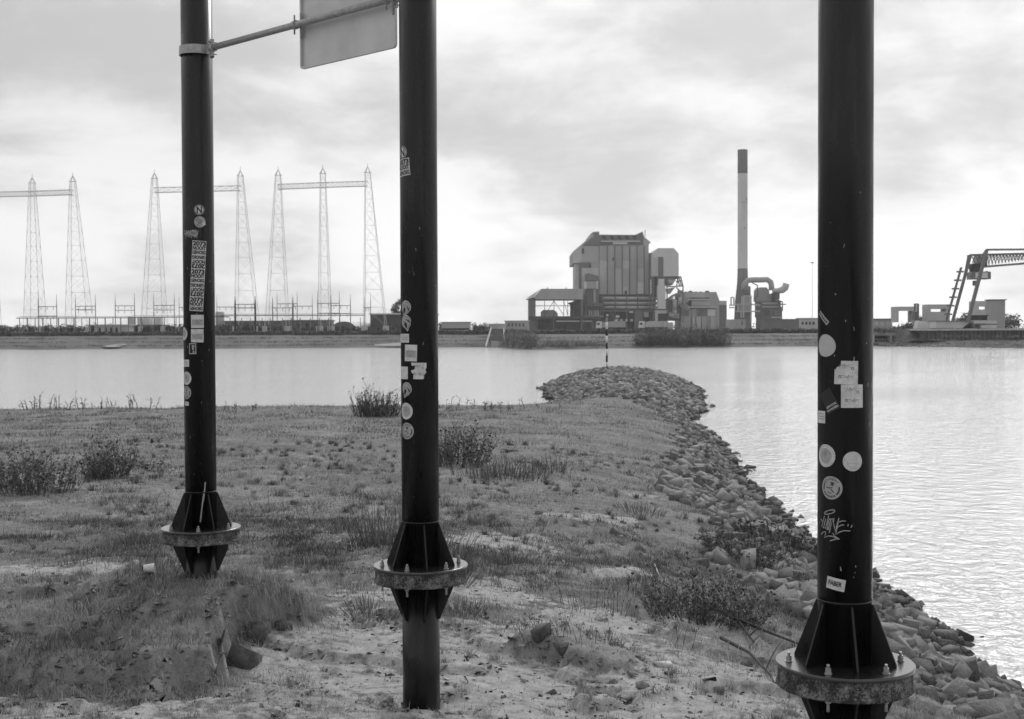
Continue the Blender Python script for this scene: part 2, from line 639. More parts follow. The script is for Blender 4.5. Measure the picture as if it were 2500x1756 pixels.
def sandmask(X, Y):
    s = sstep(15.2, 13.0, Y) * sstep(3.2, 2.4, X) * (0.33 + 0.5 * fbm(X + 11, Y, .8, 3))
    dm = sdist(X, Y, MOUND)
    s = s * sstep(0.25, -0.15, dm)
    wob = (fbm(X, Y, 2.4, 4) - 0.5) * 2.2
    for x, y, a, b in SANDS:
        s = np.maximum(s, 0.86 * sstep(1.7, 0.1, np.hypot((X - x + wob) / a, (Y - y + wob * .6) / b)))
    s = s * (1 - 0.9 * sstep(0, 0.07, sdist(X, Y, CL)))
    # worn footpath running out along the groyne
    pc = np.interp(Y, [14, 20, 30, 45, 60, 90, 128], [0.8, 0.4, 0.4, 1.6, 3.2, 7.0, 9.3])
    s = np.maximum(s, 0.33 * np.exp(-((X - pc) / (0.5 + Y * 0.008)) ** 2) * sstep(13, 17, Y))
    p2 = np.interp(Y, [15, 19, 22.6, 35, 50, 64], [-1.2, -2.4, -3.9, -5.6, -7.0, -8.2])
    s = np.maximum(s, 0.36 * np.exp(-((X - p2) / (0.35 + Y * 0.011)) ** 2) * sstep(14, 18, Y))
    return s + 0.25 * (fbm(X, Y, 0.9, 4) - 0.5)


def rockwidth(Y):
    return np.interp(Y, [9, 14, 20, 28, 35, 45, 55, 64, 72, 85, 140], [2.4, 3.5, 3.9, 3.6, 3.2, 2.5, 1.9, 1.8, 3.0, 6.0, 8.0])


def spaced(segs):
    out = [segs[0][0]]
    for a, b, s0, s1 in segs:
        x = a
        while x < b - 1e-6:
            t = (x - a) / (b - a)
            x = min(b, x + s0 + (s1 - s0) * t)
            out.append(x)
    return np.array(out)


gx = spaced([(-200, -40, 12, 4), (-40, -12, 1.6, 0.4), (-12, -7, 0.3, 0.07), (-7, 5, 0.055, 0.055), (5, 12, 0.07, 0.15),
             (12, 22, 0.3, 1.2)])
gy = spaced([(-20, 7, 2, 0.25), (7, 9, 0.2, 0.05), (9, 15, 0.045, 0.05), (15, 24, 0.06, 0.12), (24, 60, 0.12, 0.4),
             (60, 146, 0.4, 0.7)])
GX, GY = np.meshgrid(gx, gy)
D = shore(GX, GY)
GZ = height(GX, GY, D)
sy_, sx_ = np.gradient(GZ, gy, gx)
slope = np.hypot(sx_, sy_)
earth = sstep(0.75, 1.5, slope) * (D > 3) * (GY < 18)
earth = np.maximum(earth, np.clip((rockwidth(GY) * .8 - D) / 1.0, 0, 1) * (GX > -1))
sand = sandmask(GX, GY)
nx, ny = len(gx), len(gy)
idx = np.arange(nx * ny).reshape(ny, nx)
Q = np.stack([idx[:-1, :-1], idx[:-1, 1:], idx[1:, 1:], idx[1:, :-1]], -1).reshape(-1, 4)
V = np.stack([GX, GY, GZ], -1).reshape(-1, 3)
keep = (GZ.reshape(-1)[Q] > -1.9).any(1)
bank = link('river_bank', tri_mesh('river_bank', V, Q[keep], {'sand': sand.ravel(), 'earth': earth.ravel()}, True), ground_mat())
tag(bank, kind='structure')

me = tri_mesh('river', np.array([(-2900, -300, 0), (2900, -300, 0), (2900, 440, 0), (-2900, 440, 0)]), np.array([[0, 1, 2, 3]]))
tag(link('river', me, water_mat()), kind='structure')

# ------------------------------------------------------------------ stones of the embankment


def rock_geo(seed):
    r = random.Random(seed)
    bm = bmesh.new()
    a, b, c = r.uniform(.85, 1.15), r.uniform(.65, 1.0), r.uniform(.42, .75)
    for sx in (-1, 1):
        for sy in (-1, 1):
            for sz in (-1, 1):
                bm.verts.new((a * .43 * (sx + r.uniform(-.38, .38)), b * .43 * (sy + r.uniform(-.38, .38)), c * .45 * (sz + r.uniform(-.45, .45))))
    for k in range(6):
        z = r.uniform(-1, 1)
        t = r.uniform(0, 6.283)
        q = math.sqrt(1 - z * z)
        e = r.uniform(.86, 1.1)
        bm.verts.new((a * e * q * math.cos(t) * .5, b * e * q * math.sin(t) * .5, c * e * z * .5))
    res = bmesh.ops.convex_hull(bm, input=bm.verts)
    bmesh.ops.delete(bm, geom=[v for v in bm.verts if not v.link_faces], context='VERTS')
    bmesh.ops.triangulate(bm, faces=bm.faces)
    bm.verts.ensure_lookup_table()
    vs = np.array([v.co[:] for v in bm.verts])
    fs = np.array([[v.index for v in f.verts] for f in bm.faces])
    bm.free()
    return vs, fs


ROCKS = [rock_geo(100 + k) for k in range(16)]
ROCKM = [tri_mesh('stone', v, f) for v, f in ROCKS]
for me in ROCKM:
    me.materials.append(M_STONE)

n = 150000
ry = 9.0 + (rng.random(n) ** 1.6) * 133
rx = rng.uniform(-8, 19, n)
rd = shore(rx, ry)
rw = rockwidth(ry)
# chance falls off where the grass takes over
pr = np.clip((rw * 1.12 - rd) / (0.7 * rw), 0, 1) * (rd > -0.55)
bay = (rx < 2.2) & (ry > 60)
pr = np.where(bay & (rd > 1.0), 0, pr)
dens = np.interp(ry, [9, 20, 40, 80, 140], [1.0, 0.9, 0.62, 0.75, 1.0])
ok = rng.random(n) < pr * dens
# scattered single stones up in the grass and sand
sc_ = (rng.random(n) < 0.006) & (ry < 40) & (rd > 1) & (rd < 9) & (rx > -1)
ok |= sc_
ok &= ~((rx < 3.1) & (ry < 13.5) & ~sc_)
rx, ry, rd, sc_ = rx[ok], ry[ok], rd[ok], sc_[ok]
size = np.exp(rng.normal(np.log(0.20), 0.46, len(rx))).clip(0.10, 0.42)
size = np.where(sc_, size * 0.5, size)
size = np.where(ry > 75, size * 1.3, size)
# thin overlapping stones: keep a stone only if no kept one is too close
cell = {}
kp = []
for i in rng.permutation(len(size)):
    cx, cy = int(rx[i] / 0.7), int(ry[i] / 0.7)
    good = True
    for a in (-1, 0, 1):
        for b in (-1, 0, 1):
            for j in cell.get((cx + a, cy + b), ()):
                if math.hypot(rx[i] - rx[j], ry[i] - ry[j]) < 0.26 * (size[i] + size[j]):
                    good = False
                    break
            if not good:
                break
        if not good:
            break
    if good:
        cell.setdefault((cx, cy), []).append(i)
        kp.append(i)
kp = np.array(kp)
rx, ry, rd, size = rx[kp], ry[kp], rd[kp], size[kp]
rz = height(rx, ry)
# which show largest: in the frame and not behind the right post
px = 1250 + F * rx / ry
py = 806 + F * (CAMZ - rz) / ry
vis = (px > -20) & (px < 2520) & (py < 1770) & ~((px > 2000) & (px < 2130)) & ~((px > 1890) & (px < 2240) & (py > 1570)) & (rd > -0.2)
order = np.argsort(-(size / ry) * vis)
top = set(order[:300].tolist())
VV, FF, SS, nb = [], [], [], 0
for i in range(len(rx)):
    k = int(rng.integers(len(ROCKS)))
    e = (rng.normal(0, 0.42), rng.normal(0, 0.42), rng.uniform(0, 6.283))
    R = Matrix.Rotation(e[2], 3, 'Z') @ Matrix.Rotation(e[1], 3, 'Y') @ Matrix.Rotation(e[0], 3, 'X')
    loc = (rx[i], ry[i], rz[i] + size[i] * 0.10)
    if i in top:
        o = bpy.data.objects.new('stone', ROCKM[k])
        COL.objects.link(o)
        o.parent = bank
        o.matrix_basis = Matrix.Translation(loc) @ R.to_4x4() @ Matrix.Scale(size[i], 4)
    else:
        v, f = ROCKS[k]
        VV.append(v @ np.array(R).T * size[i] + np.array(loc))
        FF.append(f + nb)
        SS.append(np.full(len(v), rng.random()))
        nb += len(v)
o = link('stones', tri_mesh('stones', np.concatenate(VV), np.concatenate(FF), {'tint': np.concatenate(SS)}), M_STONE, bank)
tag(o, kind='stuff')
print('stones', len(rx))

# ------------------------------------------------------------------ grass


def blades(bx, by, bz, hgt, wid, lean, tint, full=True):
    n = len(bx)
    az = rng.uniform(0, 6.283, n)
    ld = rng.uniform(0, 6.283, n)
    L = np.stack([np.cos(ld), np.sin(ld)], 1) * (lean * hgt)[:, None]
    S = np.stack([np.cos(az), np.sin(az)], 1) * (wid / 2)[:, None]
    B = np.stack([bx, by, bz - 0.01], 1)
    tip = B.copy()
    tip[:, :2] += L
    tip[:, 2] += hgt * np.sqrt(np.clip(1 - lean ** 2 * 0.6, 0.1, 1)) + 0.01
    b0, b1 = B.copy(), B.copy()
    b0[:, :2] -= S
    b1[:, :2] += S
    if not full:
        V = np.stack([b0, b1, tip], 1).reshape(-1, 3)
        T = np.arange(3 * n).reshape(-1, 3)
        return V, T, np.repeat(tint, 3)
    mid = B + (tip - B) * 0.55
    mid[:, :2] -= L * 0.22
    mid[:, 2] += hgt * 0.06
    m0, m1 = mid.copy(), mid.copy()
    m0[:, :2] -= S * 0.7
    m1[:, :2] += S * 0.7
    V = np.stack([b0, b1, m0, m1, tip], 1).reshape(-1, 3)
    o = np.arange(n)[:, None] * 5
    T = np.concatenate([o + np.array([0, 1, 3]), o + np.array([0, 3, 2]), o + np.array([2, 3, 4])], 0)
    return V, T, np.repeat(tint, 5)


def scatter(n, y0, y1, pw, xr):
    y = y0 + (rng.random(n) ** pw) * (y1 - y0)
    x = rng.uniform(-1, 1, n) * xr * y
    return x, y


VV, TT, AA, nb = [], [], [], 0
for n, y0, y1, pw, full in ((330000, 8.6, 22, 1.15, True), (260000, 20, 72, 1.5, False), (30000, 66, 136, 1.0, False)):
    x, y = scatter(n, y0, y1, pw, 0.47)
    d = shore(x, y)
    sm = sandmask(x, y)
    patch = fbm(x, y, 1.1, 4)
    fine = fbm(x + 31, y, 5.0, 2)
    p = np.clip(1.15 - 1.55 * np.clip(sm, 0, 1), 0.05, 1) * np.clip((patch - 0.25) * 3.2, 0.1, 1)
    rw = rockwidth(y)
    p = p * np.where(d < rw, np.clip((d - 0.35 * rw) / (0.65 * rw), 0.0, 1) * 0.75, 1) * (d > 0.5)
    p = np.where(y > 75, p * np.clip((d - 2.0) / 2, 0.0, 0.5), p)
    k = rng.random(n) < p
    x, y, sm, patch, fine = x[k], y[k], sm[k], patch[k], fine[k]
    z = height(x, y)
    if full:                                     # nothing grows on the steep broken faces
        zx, zy = height(x + .04, y), height(x, y - .06)
        k = (np.abs(zx - z) < .04) & (z - zy < .075)
        x, y, z, sm, patch, fine = x[k], y[k], z[k], sm[k], patch[k], fine[k]
    tall = sstep(0.52, 0.68, patch)
    hg = (0.022 + 0.035 * rng.random(len(x)) + 0.075 * tall * rng.random(len(x))) * (0.6 + 0.8 * fine)
    hg = hg * np.where(rng.random(len(x)) < .05, rng.uniform(1.6, 3.2, len(x)), 1)
    hg = hg * np.interp(y, [9, 20, 40, 70], [1, 1.1, 1.5, 1.8])
    wd = np.maximum(0.0045, y * 0.00042) * rng.uniform(0.7, 1.4, len(x))
    ln = rng.uniform(0.2, 1.1, len(x))
    big = fbm(x + 80, y, 0.28, 3)
    tn = np.clip(0.28 + 0.24 * sstep(18, 12, y) + 1.1 * (big - 0.5) + 0.8 * (fine - 0.5) + 0.9 * (0.5 - patch) + rng.normal(0, 0.2, len(x)), 0.0, 1)
    v, t, a = blades(x, y, z, hg, wd, ln, tn, full)
    VV.append(v)
    TT.append(t + nb)
    AA.append(a)
    nb += len(v)
# denser tufts: many blades leaning out of one root
nt_ = 5200
tx, ty = scatter(nt_, 9.2, 40, 1.3, 0.47)
td = shore(tx, ty)
tsm = sandmask(tx, ty)
k = (td > 1.2) & (rng.random(nt_) < np.clip(1.1 - tsm, .25, 1)) & (fbm(tx, ty, .9, 3) > rng.normal(.53, .06, nt_)) & (rng.random(nt_) < np.clip((td - .3 * rockwidth(ty)) / rockwidth(ty), 0.35, 1))
tx, ty = tx[k], ty[k]
per = 46
rr_ = np.abs(rng.normal(0, 1, (len(tx), per))) * rng.uniform(.03, .09, len(tx))[:, None]
aa_ = rng.uniform(0, 6.283, (len(tx), per))
x, y = (tx[:, None] + rr_ * np.cos(aa_)).ravel(), (ty[:, None] + rr_ * np.sin(aa_)).ravel()
th_ = np.repeat(rng.uniform(.05, .15, len(tx)) * np.interp(ty, [9, 40], [1, 1.7]), per)
tt_ = np.repeat(np.clip(rng.normal(.26, .22, len(tx)), 0, 1), per)
z = height(x, y)
v, t, a = blades(x, y, z, th_ * rng.uniform(.4, 1, len(x)), np.maximum(.004, y * .00038), rng.uniform(.3, 1.15, len(x)), np.clip(tt_ + rng.normal(0, .12, len(x)), 0, 1), True)
VV.append(v)
TT.append(t + nb)
AA.append(a)
nb += len(v)
# hanging roots and straw over the edge of the mound
pts = []
for i in range(len(MOUND) - 1):
    (x0, y0), (x1, y1) = MOUND[i], MOUND[i + 1]
    if max(y0, y1) > 13.6 or x0 < -7:
        continue
    L = math.hypot(x1 - x0, y1 - y0)
    for k in range(int(L * 1700)):
        t = random.random()
        pts.append((x0 + (x1 - x0) * t, y0 + (y1 - y0) * t))
pts = np.array(pts)
bx, by = pts[:, 0] + rng.normal(0, 0.10, len(pts)), pts[:, 1] + rng.normal(0, 0.10, len(pts))
dm = sdist(bx, by, MOUND) + (fbm(bx, by, 2.6, 4) - 0.5) * 0.34
cov = fbm(bx, by, 1.7, 3)
k = (dm > 0.0) & (dm < 0.16) & (cov > 0.47)
bx, by = bx[k], by[k]
bz = height(bx, by)
n = len(bx)
e = 0.02
gxn = (sdist(bx + e, by, MOUND) - sdist(bx - e, by, MOUND)) / (2 * e)
gyn = (sdist(bx, by + e, MOUND) - sdist(bx, by - e, MOUND)) / (2 * e)
out = np.stack([-gxn, -gyn], 1) * rng.uniform(0.06, 0.2, n)[:, None] + rng.normal(0, 0.07, (n, 2))
drop = rng.uniform(0.02, 0.30, n) * rng.random(n)
B = np.stack([bx, by, bz], 1)
mid = B.copy()
mid[:, :2] += out * 0.75
mid[:, 2] += 0.02
tip = B.copy()
tip[:, :2] += out
tip[:, 2] -= drop
S = np.zeros((n, 3))
S[:, 0] = rng.uniform(0.0012, 0.0028, n)
V = np.stack([B - S, B + S, mid - S, mid + S, tip], 1).reshape(-1, 3)
o5 = np.arange(n)[:, None] * 5
T = np.concatenate([o5 + np.array([0, 1, 3]), o5 + np.array([0, 3, 2]), o5 + np.array([2, 3, 4])], 0)
VV.append(V)
TT.append(T + nb)
AA.append(np.repeat(np.clip(rng.normal(0.4, 0.25, n), 0.0, 1), 5))
nb += len(V)
g = link('grass', tri_mesh('grass', np.concatenate(VV), np.concatenate(TT), {'tint': np.concatenate(AA)}), M_GRASS)
tag(g, 'short winter grass and straw covering the near bank', 'grass', kind='stuff')
print('grass tris', sum(len(t) for t in TT))

# crumbs of earth, pebbles and dead leaves on the open ground
n = 26000
x, y = scatter(n, 8.8, 24, 1.2, 0.45)
d = shore(x, y)
k = (d > 1.0) & (rng.random(n) < np.clip(.12 + 1.3 * sandmask(x, y) * fbm(x, y, 3, 3), .05, 1))
x, y = x[k], y[k]
z = height(x, y)
# lumps breaking out of the steep earth faces
lx, ly = rng.uniform(-7.5, 1.6, 90000), rng.uniform(9.2, 14.2, 90000)
lz = height(lx, ly)
st_ = np.hypot(height(lx + .03, ly) - lz, height(lx, ly + .03) - lz) / .03
k = (st_ > .9) & (rng.random(len(lx)) < .28)
lx, ly, lz = lx[k], ly[k], lz[k]
nl = len(lx)
x, y, z = np.concatenate([x, lx]), np.concatenate([y, ly]), np.concatenate([z, lz])
sz = np.exp(rng.normal(np.log(.012), .6, len(x))).clip(.007, .09)
tn = np.clip(rng.normal(.32, .22, len(x)), 0, 1)
tn = np.where(rng.random(len(x)) < .08, .95, tn)
sz[-nl:] = rng.uniform(.012, .05, nl)
tn[-nl:] = np.clip(rng.normal(.42, .12, nl), 0, 1)
q = rng.normal(0, 1, (len(x), 5, 3))
q /= np.linalg.norm(q, axis=2)[..., None]
q *= sz[:, None, None] * np.array([1, 1, .55])
V = (q + np.stack([x, y, z + sz * .15], 1)[:, None, :]).reshape(-1, 3)
b5 = np.arange(len(x))[:, None] * 5
T = np.concatenate([b5 + np.array(c) for c in ((0, 1, 2), (0, 2, 3), (0, 3, 1), (4, 1, 2), (4, 2, 3), (4, 3, 1))], 0)
o = link('ground_litter', tri_mesh('ground_litter', V, T, {'tint': np.repeat(tn, 5)}), tint_mat('crumbs_and_pebbles', .04, .5), bank)
tag(o, kind='stuff')

# ------------------------------------------------------------------ plants on the bank


class Stalks:
    """stems and leaves as thin three-sided strips with a tint each"""

    def __init__(self):
        self.V, self.T, self.A, self.n = [], [], [], 0

    def stem(self, p, d, length, r0, r1, bend, tint, segs=5):
        d = Vector(d).normalized()
        pts = [Vector(p)]
        side = Vector((random.gauss(0, 1), random.gauss(0, 1), random.gauss(0, .3))) * bend
        for k in range(segs):
            d = (d + side / segs + Vector((random.gauss(0, .05), random.gauss(0, .05), 0))).normalized()
            pts.append(pts[-1] + d * (length / segs))
        ref = d.cross(Vector((0.3, 1, 0.1))).normalized()
        ref2 = d.cross(ref).normalized()
        b = self.n
        for i, q in enumerate(pts):
            r = r0 + (r1 - r0) * i / segs
            for a in range(3):
                c = ref * math.cos(a * 2.094) + ref2 * math.sin(a * 2.094)
                self.V.append(tuple(q + c * r))
                self.A.append(tint)
        for i in range(segs):
            for a in range(3):
                i0, i1 = b + i * 3 + a, b + i * 3 + (a + 1) % 3
                self.T.append((i0, i1, i1 + 3))
                self.T.append((i0, i1 + 3, i0 + 3))
        self.n += 3 * len(pts)
        return pts, d

    def leaf(self, p, size, tint):
        p = Vector(p)
        a = Vector((random.gauss(0, 1), random.gauss(0, 1), random.gauss(0, .8))).normalized() * size
        c = a.cross(Vector((random.gauss(0, 1), random.gauss(0, 1), random.gauss(0, 1)))).normalized() * size * .38
        self.V += [tuple(p - a * .1), tuple(p + a * .5 + c), tuple(p + a), tuple(p + a * .5 - c)]
        self.A += [tint] * 4
        self.T += [(self.n, self.n + 1, self.n + 2), (self.n, self.n + 2, self.n + 3)]
        self.n += 4

    def build(self, name, parent, m=None):
        return tag(link(name, tri_mesh(name, np.array(self.V), np.array(self.T), {'tint': np.array(self.A)}), m or M_STEM, parent), kind='stuff')


def ground_at(u, v):
    """where the line of sight through photo pixel (u, v) meets the near bank"""
    Y = np.concatenate([np.arange(8, 40, 0.05), np.arange(40, 75, 0.2)])
    d = ray(u, v)
    k = np.nonzero(CAMZ + d.z / d.y * Y <= height(d.x / d.y * Y, Y))[0]
    return P(u, v, float(Y[k[0]]) if len(k) else 70.0)


def plant(name, u, v, label, cat, spread, hgt, stems=60, twigs=3, leaves=0, dark=0.3, splay=0.5, lean=(0, 0), group=None,
          thick=0.005, seed=1, lsize=0.03, bend=0.5):
    random.seed(seed)
    g = ground_at(u, v)
    root = empty(name, g, label, cat, group)
    s, lf = Stalks(), Stalks()
    far = max(thick, g.y * 0.00032)
    for k in range(stems):
        a, r = random.uniform(0, 6.283), math.sqrt(random.random()) * spread
        x, y = g.x + r * math.cos(a), g.y + r * math.sin(a) * 0.8
        z = float(height(np.array([x]), np.array([y]))[0]) - 0.02
        L = hgt * random.uniform(0.45, 1.0) * (1 - 0.35 * r / spread)
        d = (math.cos(a) * splay * r / spread + random.gauss(0, .14) + lean[0], math.sin(a) * splay * r / spread + random.gauss(0, .14) + lean[1], 1)
        tn = min(1, max(0, random.gauss(dark, .16)))
        pts, dd = s.stem((x, y, z), d, L, far, far * 0.45, bend * random.random(), tn)
        for q in range(twigs):
            j = random.randint(1, len(pts) - 1)
            td = (dd + Vector((random.gauss(0, .8), random.gauss(0, .8), random.gauss(.2, .4))))
            tp, _ = s.stem(pts[j], td, L * random.uniform(.15, .42), far * .6, far * .3, .4, min(1, tn + .05), 3)
            if leaves:
                lf.leaf(tp[-1], lsize * random.uniform(.6, 1.4), min(1, max(0, random.gauss(dark * .8, .15))))
        for q in range(leaves):
            j = random.randint(1, len(pts) - 1)
            c = pts[j] + Vector((random.gauss(0, .3), random.gauss(0, .3), random.gauss(0, .3))) * lsize * 2
            lf.leaf(c, lsize * random.uniform(.6, 1.4), min(1, max(0, random.gauss(dark * .8, .15))))
    s.build('stems', root)
    if lf.V:
        lf.build('leaves', root)
    return root


plant('bush', 80, 1205, 'dark leafy bush at the left edge, left of the smaller bush', 'bush', 0.9, 1.1, 120, 5, 5, .2, .5, seed=3, lsize=.055)
plant('bush', 262, 1168, 'dark leafy bush in the grass left of the leftmost post', 'bush', 0.48, 1.05, 75, 5, 6, .18, .45, seed=4, lsize=.055)
plant('sapling', 372, 1150, 'small dark seedling with bent twigs just left of the leftmost post', 'plant', 0.15, 0.5, 9, 4, 5, .1, 1.2, seed=5, lsize=.05)
plant('reed_clump', 918, 1017, 'dark upright reed clump at the water edge left of the middle post', 'reeds', 0.95, 1.5, 170, 1, 1, .12, .35, seed=6, thick=.008, lsize=.08, bend=.35)
plant('bush', 1108, 1135, 'dark leafy bush right beside the middle post', 'bush', 0.8, 1.25, 110, 5, 5, .2, .4, seed=7, lsize=.06)
plant('tall_grass', 1220, 1165, 'patch of tall fine dead grass right of the bush by the middle post', 'grass', 1.1, 0.7, 170, 1, 0, .3, .3, seed=8, thick=.004)
plant('tall_grass', 1345, 1150, 'thin tuft of tall grass stalks beside the worn footpath', 'grass', 0.5, 0.6, 50, 1, 0, .3, .3, seed=9, thick=.004)
plant('willow_shoots', 945, 1330, 'bare upright willow shoots left of the middle post flange', 'shoots', 0.5, 0.95, 130, 1, 0, .22, .25, (.02, 0), seed=10, thick=.004, bend=.25)
plant('willow_shoots', 1080, 1420, 'bare willow shoots leaning right behind the middle post flange', 'shoots', 0.34, 0.85, 110, 1, 0, .2, .25, (.32, 0), seed=12, thick=.004, bend=.25)
plant('bush', 1715, 1525, 'dark bare bush sprawling low on the stones left of the right post', 'bush', 0.62, 0.78, 130, 6, 4, .12, .9, (.1, 0), seed=13, lsize=.04, bend=.9)
plant('bush', 1835, 1370, 'bare brown bush growing among the stones halfway down the slope', 'bush', 0.75, 0.6, 110, 5, 4, .14, .9, seed=14, lsize=.04, bend=.9)
plant('reed_clump', 1935, 1350, 'dark grassy clump at the water edge just left of the right post', 'reeds', 1.0, 0.62, 190, 1, 2, .08, .8, (.25, 0), seed=15, lsize=.08)
plant('weed_stalks', 1440, 1490, 'thin brown weed stalks standing on the pale sand', 'weeds', 0.5, 0.5, 26, 2, 1, .2, .1, seed=16, thick=.004, lsize=.02, bend=.15)
plant('weed_stalks', 1395, 1540, 'low weeds and short stalks in front of the tall sand weeds', 'weeds', 0.6, 0.3, 60, 2, 1, .3, .3, seed=17, thick=.0035, lsize=.02)
plant('weed_stalks', 1660, 1580, 'two thin dark stalks standing left of the sprawling bush', 'weeds', 0.12, 0.42, 4, 1, 0, .15, .2, (.1, 0), seed=18, thick=.005)
plant('grass_tuft', 1225, 1375, 'rounded dry grass tuft behind and right of the middle flange', 'grass', 0.45, 0.3, 170, 0, 0, .3, .8, seed=19, thick=.003)
plant('grass_tuft', 1560, 1250, 'rounded pale grass tuft beside the stones at mid slope', 'grass', 0.5, 0.3, 110, 0, 0, .38, .8, seed=20, thick=.003)
plant('grass_tuft', 1130, 1495, 'ragged grass tuft on the sand right of the middle flange', 'grass', 0.25, 0.26, 130, 0, 0, .3, .8, seed=21, thick=.003)
plant('grass_tuft', 905, 1500, 'ragged grass tuft on the sand left of the middle flange', 'grass', 0.28, 0.26, 120, 0, 0, .3, .8, seed=22, thick=.003)
plant('dead_twigs', 395, 1405, 'little dead twigs at the foot of the leftmost post', 'twigs', 0.14, 0.24, 14, 4, 0, .12, .9, seed=23, thick=.003)
for i, (u, v, sp, h, st) in enumerate(((150, 1000, 2.2, 1.0, 26), (290, 1000, 2.0, 0.9, 16), (560, 1002, 2.5, 0.5, 12), (1110, 998, 1.6, 0.75, 12), (1270, 1000, 2.2, 0.6, 14))):
    plant('seed_stalks', u, v, ('tall brown seed stalks on the bay edge at the far left', 'sparse seed stalks on the bay edge right of the tallest ones',
          'short seed stalks on the bay edge between the left and middle posts', 'seed stalks on the bay edge right of the middle post',
          'short seed stalks on the bay edge left of the stone groyne head')[i], 'weeds', sp, h, st, 3, 3, .16, .1, seed=30 + i, lsize=.07, bend=.15, group='seed stalks along the bay edge')


def branch(name, pts, r, label, mval=M_TRUNK, twigs=0, seed=1):
    random.seed(seed)
    P3 = []
    for (u, v, dz) in pts:
        g = ground_at(u, v)
        P3.append(g + Vector((0, 0, dz)))
    root = empty(name, P3[0], label, 'branch')
    mb = MB()
    mb.tube(P3, [r * (1 - .6 * i / (len(P3) - 1)) for i in range(len(P3))], 6)
    mb.build('limb', mval, root)
    if twigs:
        s = Stalks()
        for k in range(twigs):
            i = random.randrange(len(P3) - 1)
            q = P3[i].lerp(P3[i + 1], random.random())
            s.stem(q, (random.gauss(0, 1), random.gauss(0, 1), random.uniform(.1, .8)), random.uniform(.2, .6), r * .4, r * .15, .6, .12, 4)
        s.build('twigs', root)


M_WOOD = mat('bleached_driftwood', 0.36, 0.8, 0.2, 12)
branch('fallen_branch', [(1720, 1500, .12), (1790, 1528, .10), (1870, 1562, .10), (1950, 1590, .08)], .028, 'long dark branch lying from the bush toward the right post flange', twigs=4, seed=2)
branch('fallen_branch', [(1745, 1455, .2), (1800, 1530, .08), (1840, 1580, .05)], .03, 'dark branch leaning down over the stones beside the sprawling bush', twigs=3, seed=3)
branch('fallen_branch', [(1760, 1570, .06), (1830, 1605, .05), (1880, 1660, .05), (1900, 1700, .04)], .022, 'thin dark branch on the ground below the right post flange', twigs=4, seed=4)
branch('driftwood_stick', [(1598, 1386, .05), (1616, 1430, .04)], .014, 'pale driftwood stick standing among the stones above the sprawling bush', M_WOOD)
branch('driftwood_stick', [(1176, 1135, .1), (1196, 1127, .1)], .03, 'pale driftwood stick in the grass right of the middle post', M_WOOD)
branch('driftwood_stick', [(115, 1195, .1), (150, 1204, .02)], .02, 'pale curved stick below the bush at the left edge', M_WOOD)

# turf clods and litter
random.seed(5)
M_CLOD = mat('earth_clod', 0.10, 0.95, 0.35, 14, bump=.015, bscale=25)
for i, (u, v, s, lab) in enumerate(((625, 1555, .26, 'largest broken earth clod under the hanging turf edge'), (600, 1620, .30, 'dark earth clod fallen at the foot of the mound'),
                                    (690, 1535, .2, 'small earth clod in the hollow under the turf edge'), (1320, 1555, .2, 'dark earth clod beside the turf clump right of the middle post'),
                                    (1375, 1590, .16, 'small rounded earth clod on the sand right of the turf clump'))):
    g = ground_at(u, v)
    vs, fs = ROCKS[(i * 3) % 16]
    me = tri_mesh('earth_clod', vs * np.array([s, s, s * 1.1]), fs)
    o = link('earth_clod', me, M_CLOD)
    o.location = g + Vector((0, 0, s * .12))
    o.rotation_euler = (0.2, 0.3, i * 1.3)
    tag(o, lab, 'clod', 'earth clods fallen from the turf edge')
g = ground_at(365, 1398)
cup = empty('litter_cup', g, 'small white cup lying on the turf left of the leftmost post', 'cup')
MB().tube([g + Vector((-.055, 0, .04)), g + Vector((.05, .01, .045))], [.035, .045], 20, False).build('cup_wall', M_WHITE, cup)
MB().tube([g + Vector((-.056, 0, .04)), g + Vector((-.060, 0, .04))], [.036, .036], 20).build('cup_base', M_BLACK, cup)
for i, (u, v, s, lab) in enumerate(((533, 1461, .045, 'white scrap of litter near the top of the turf mound'), (663, 1577, .075, 'pale flat stone on the sand right of the earth clods'),
                                   (716, 1596, .05, 'small white pebble on the sand left of the middle post'), (1622, 1630, .19, 'flat pale stone lying on the sand at the bottom centre'),
                                   (730, 1626, .05, 'pale pebble near the bottom edge left of the middle post'))):
    g = ground_at(u, v)
    vs, fs = ROCKS[(i * 5 + 2) % 16]
    o = link('pale_stone', tri_mesh('pale_stone', vs * np.array([s, s * .7, s * .5]), fs), mat('pale_pebble', .5, .8, .15, 20))
    o.location = g + Vector((0, 0, s * .1))
    o.rotation_euler = (0.1, 0.1, i * 2.1)
    tag(o, lab, 'stone')

# ------------------------------------------------------------------ the three sign posts
R_POST = 0.15
FL_Z = CAMZ - 1.91
RC = R_POST


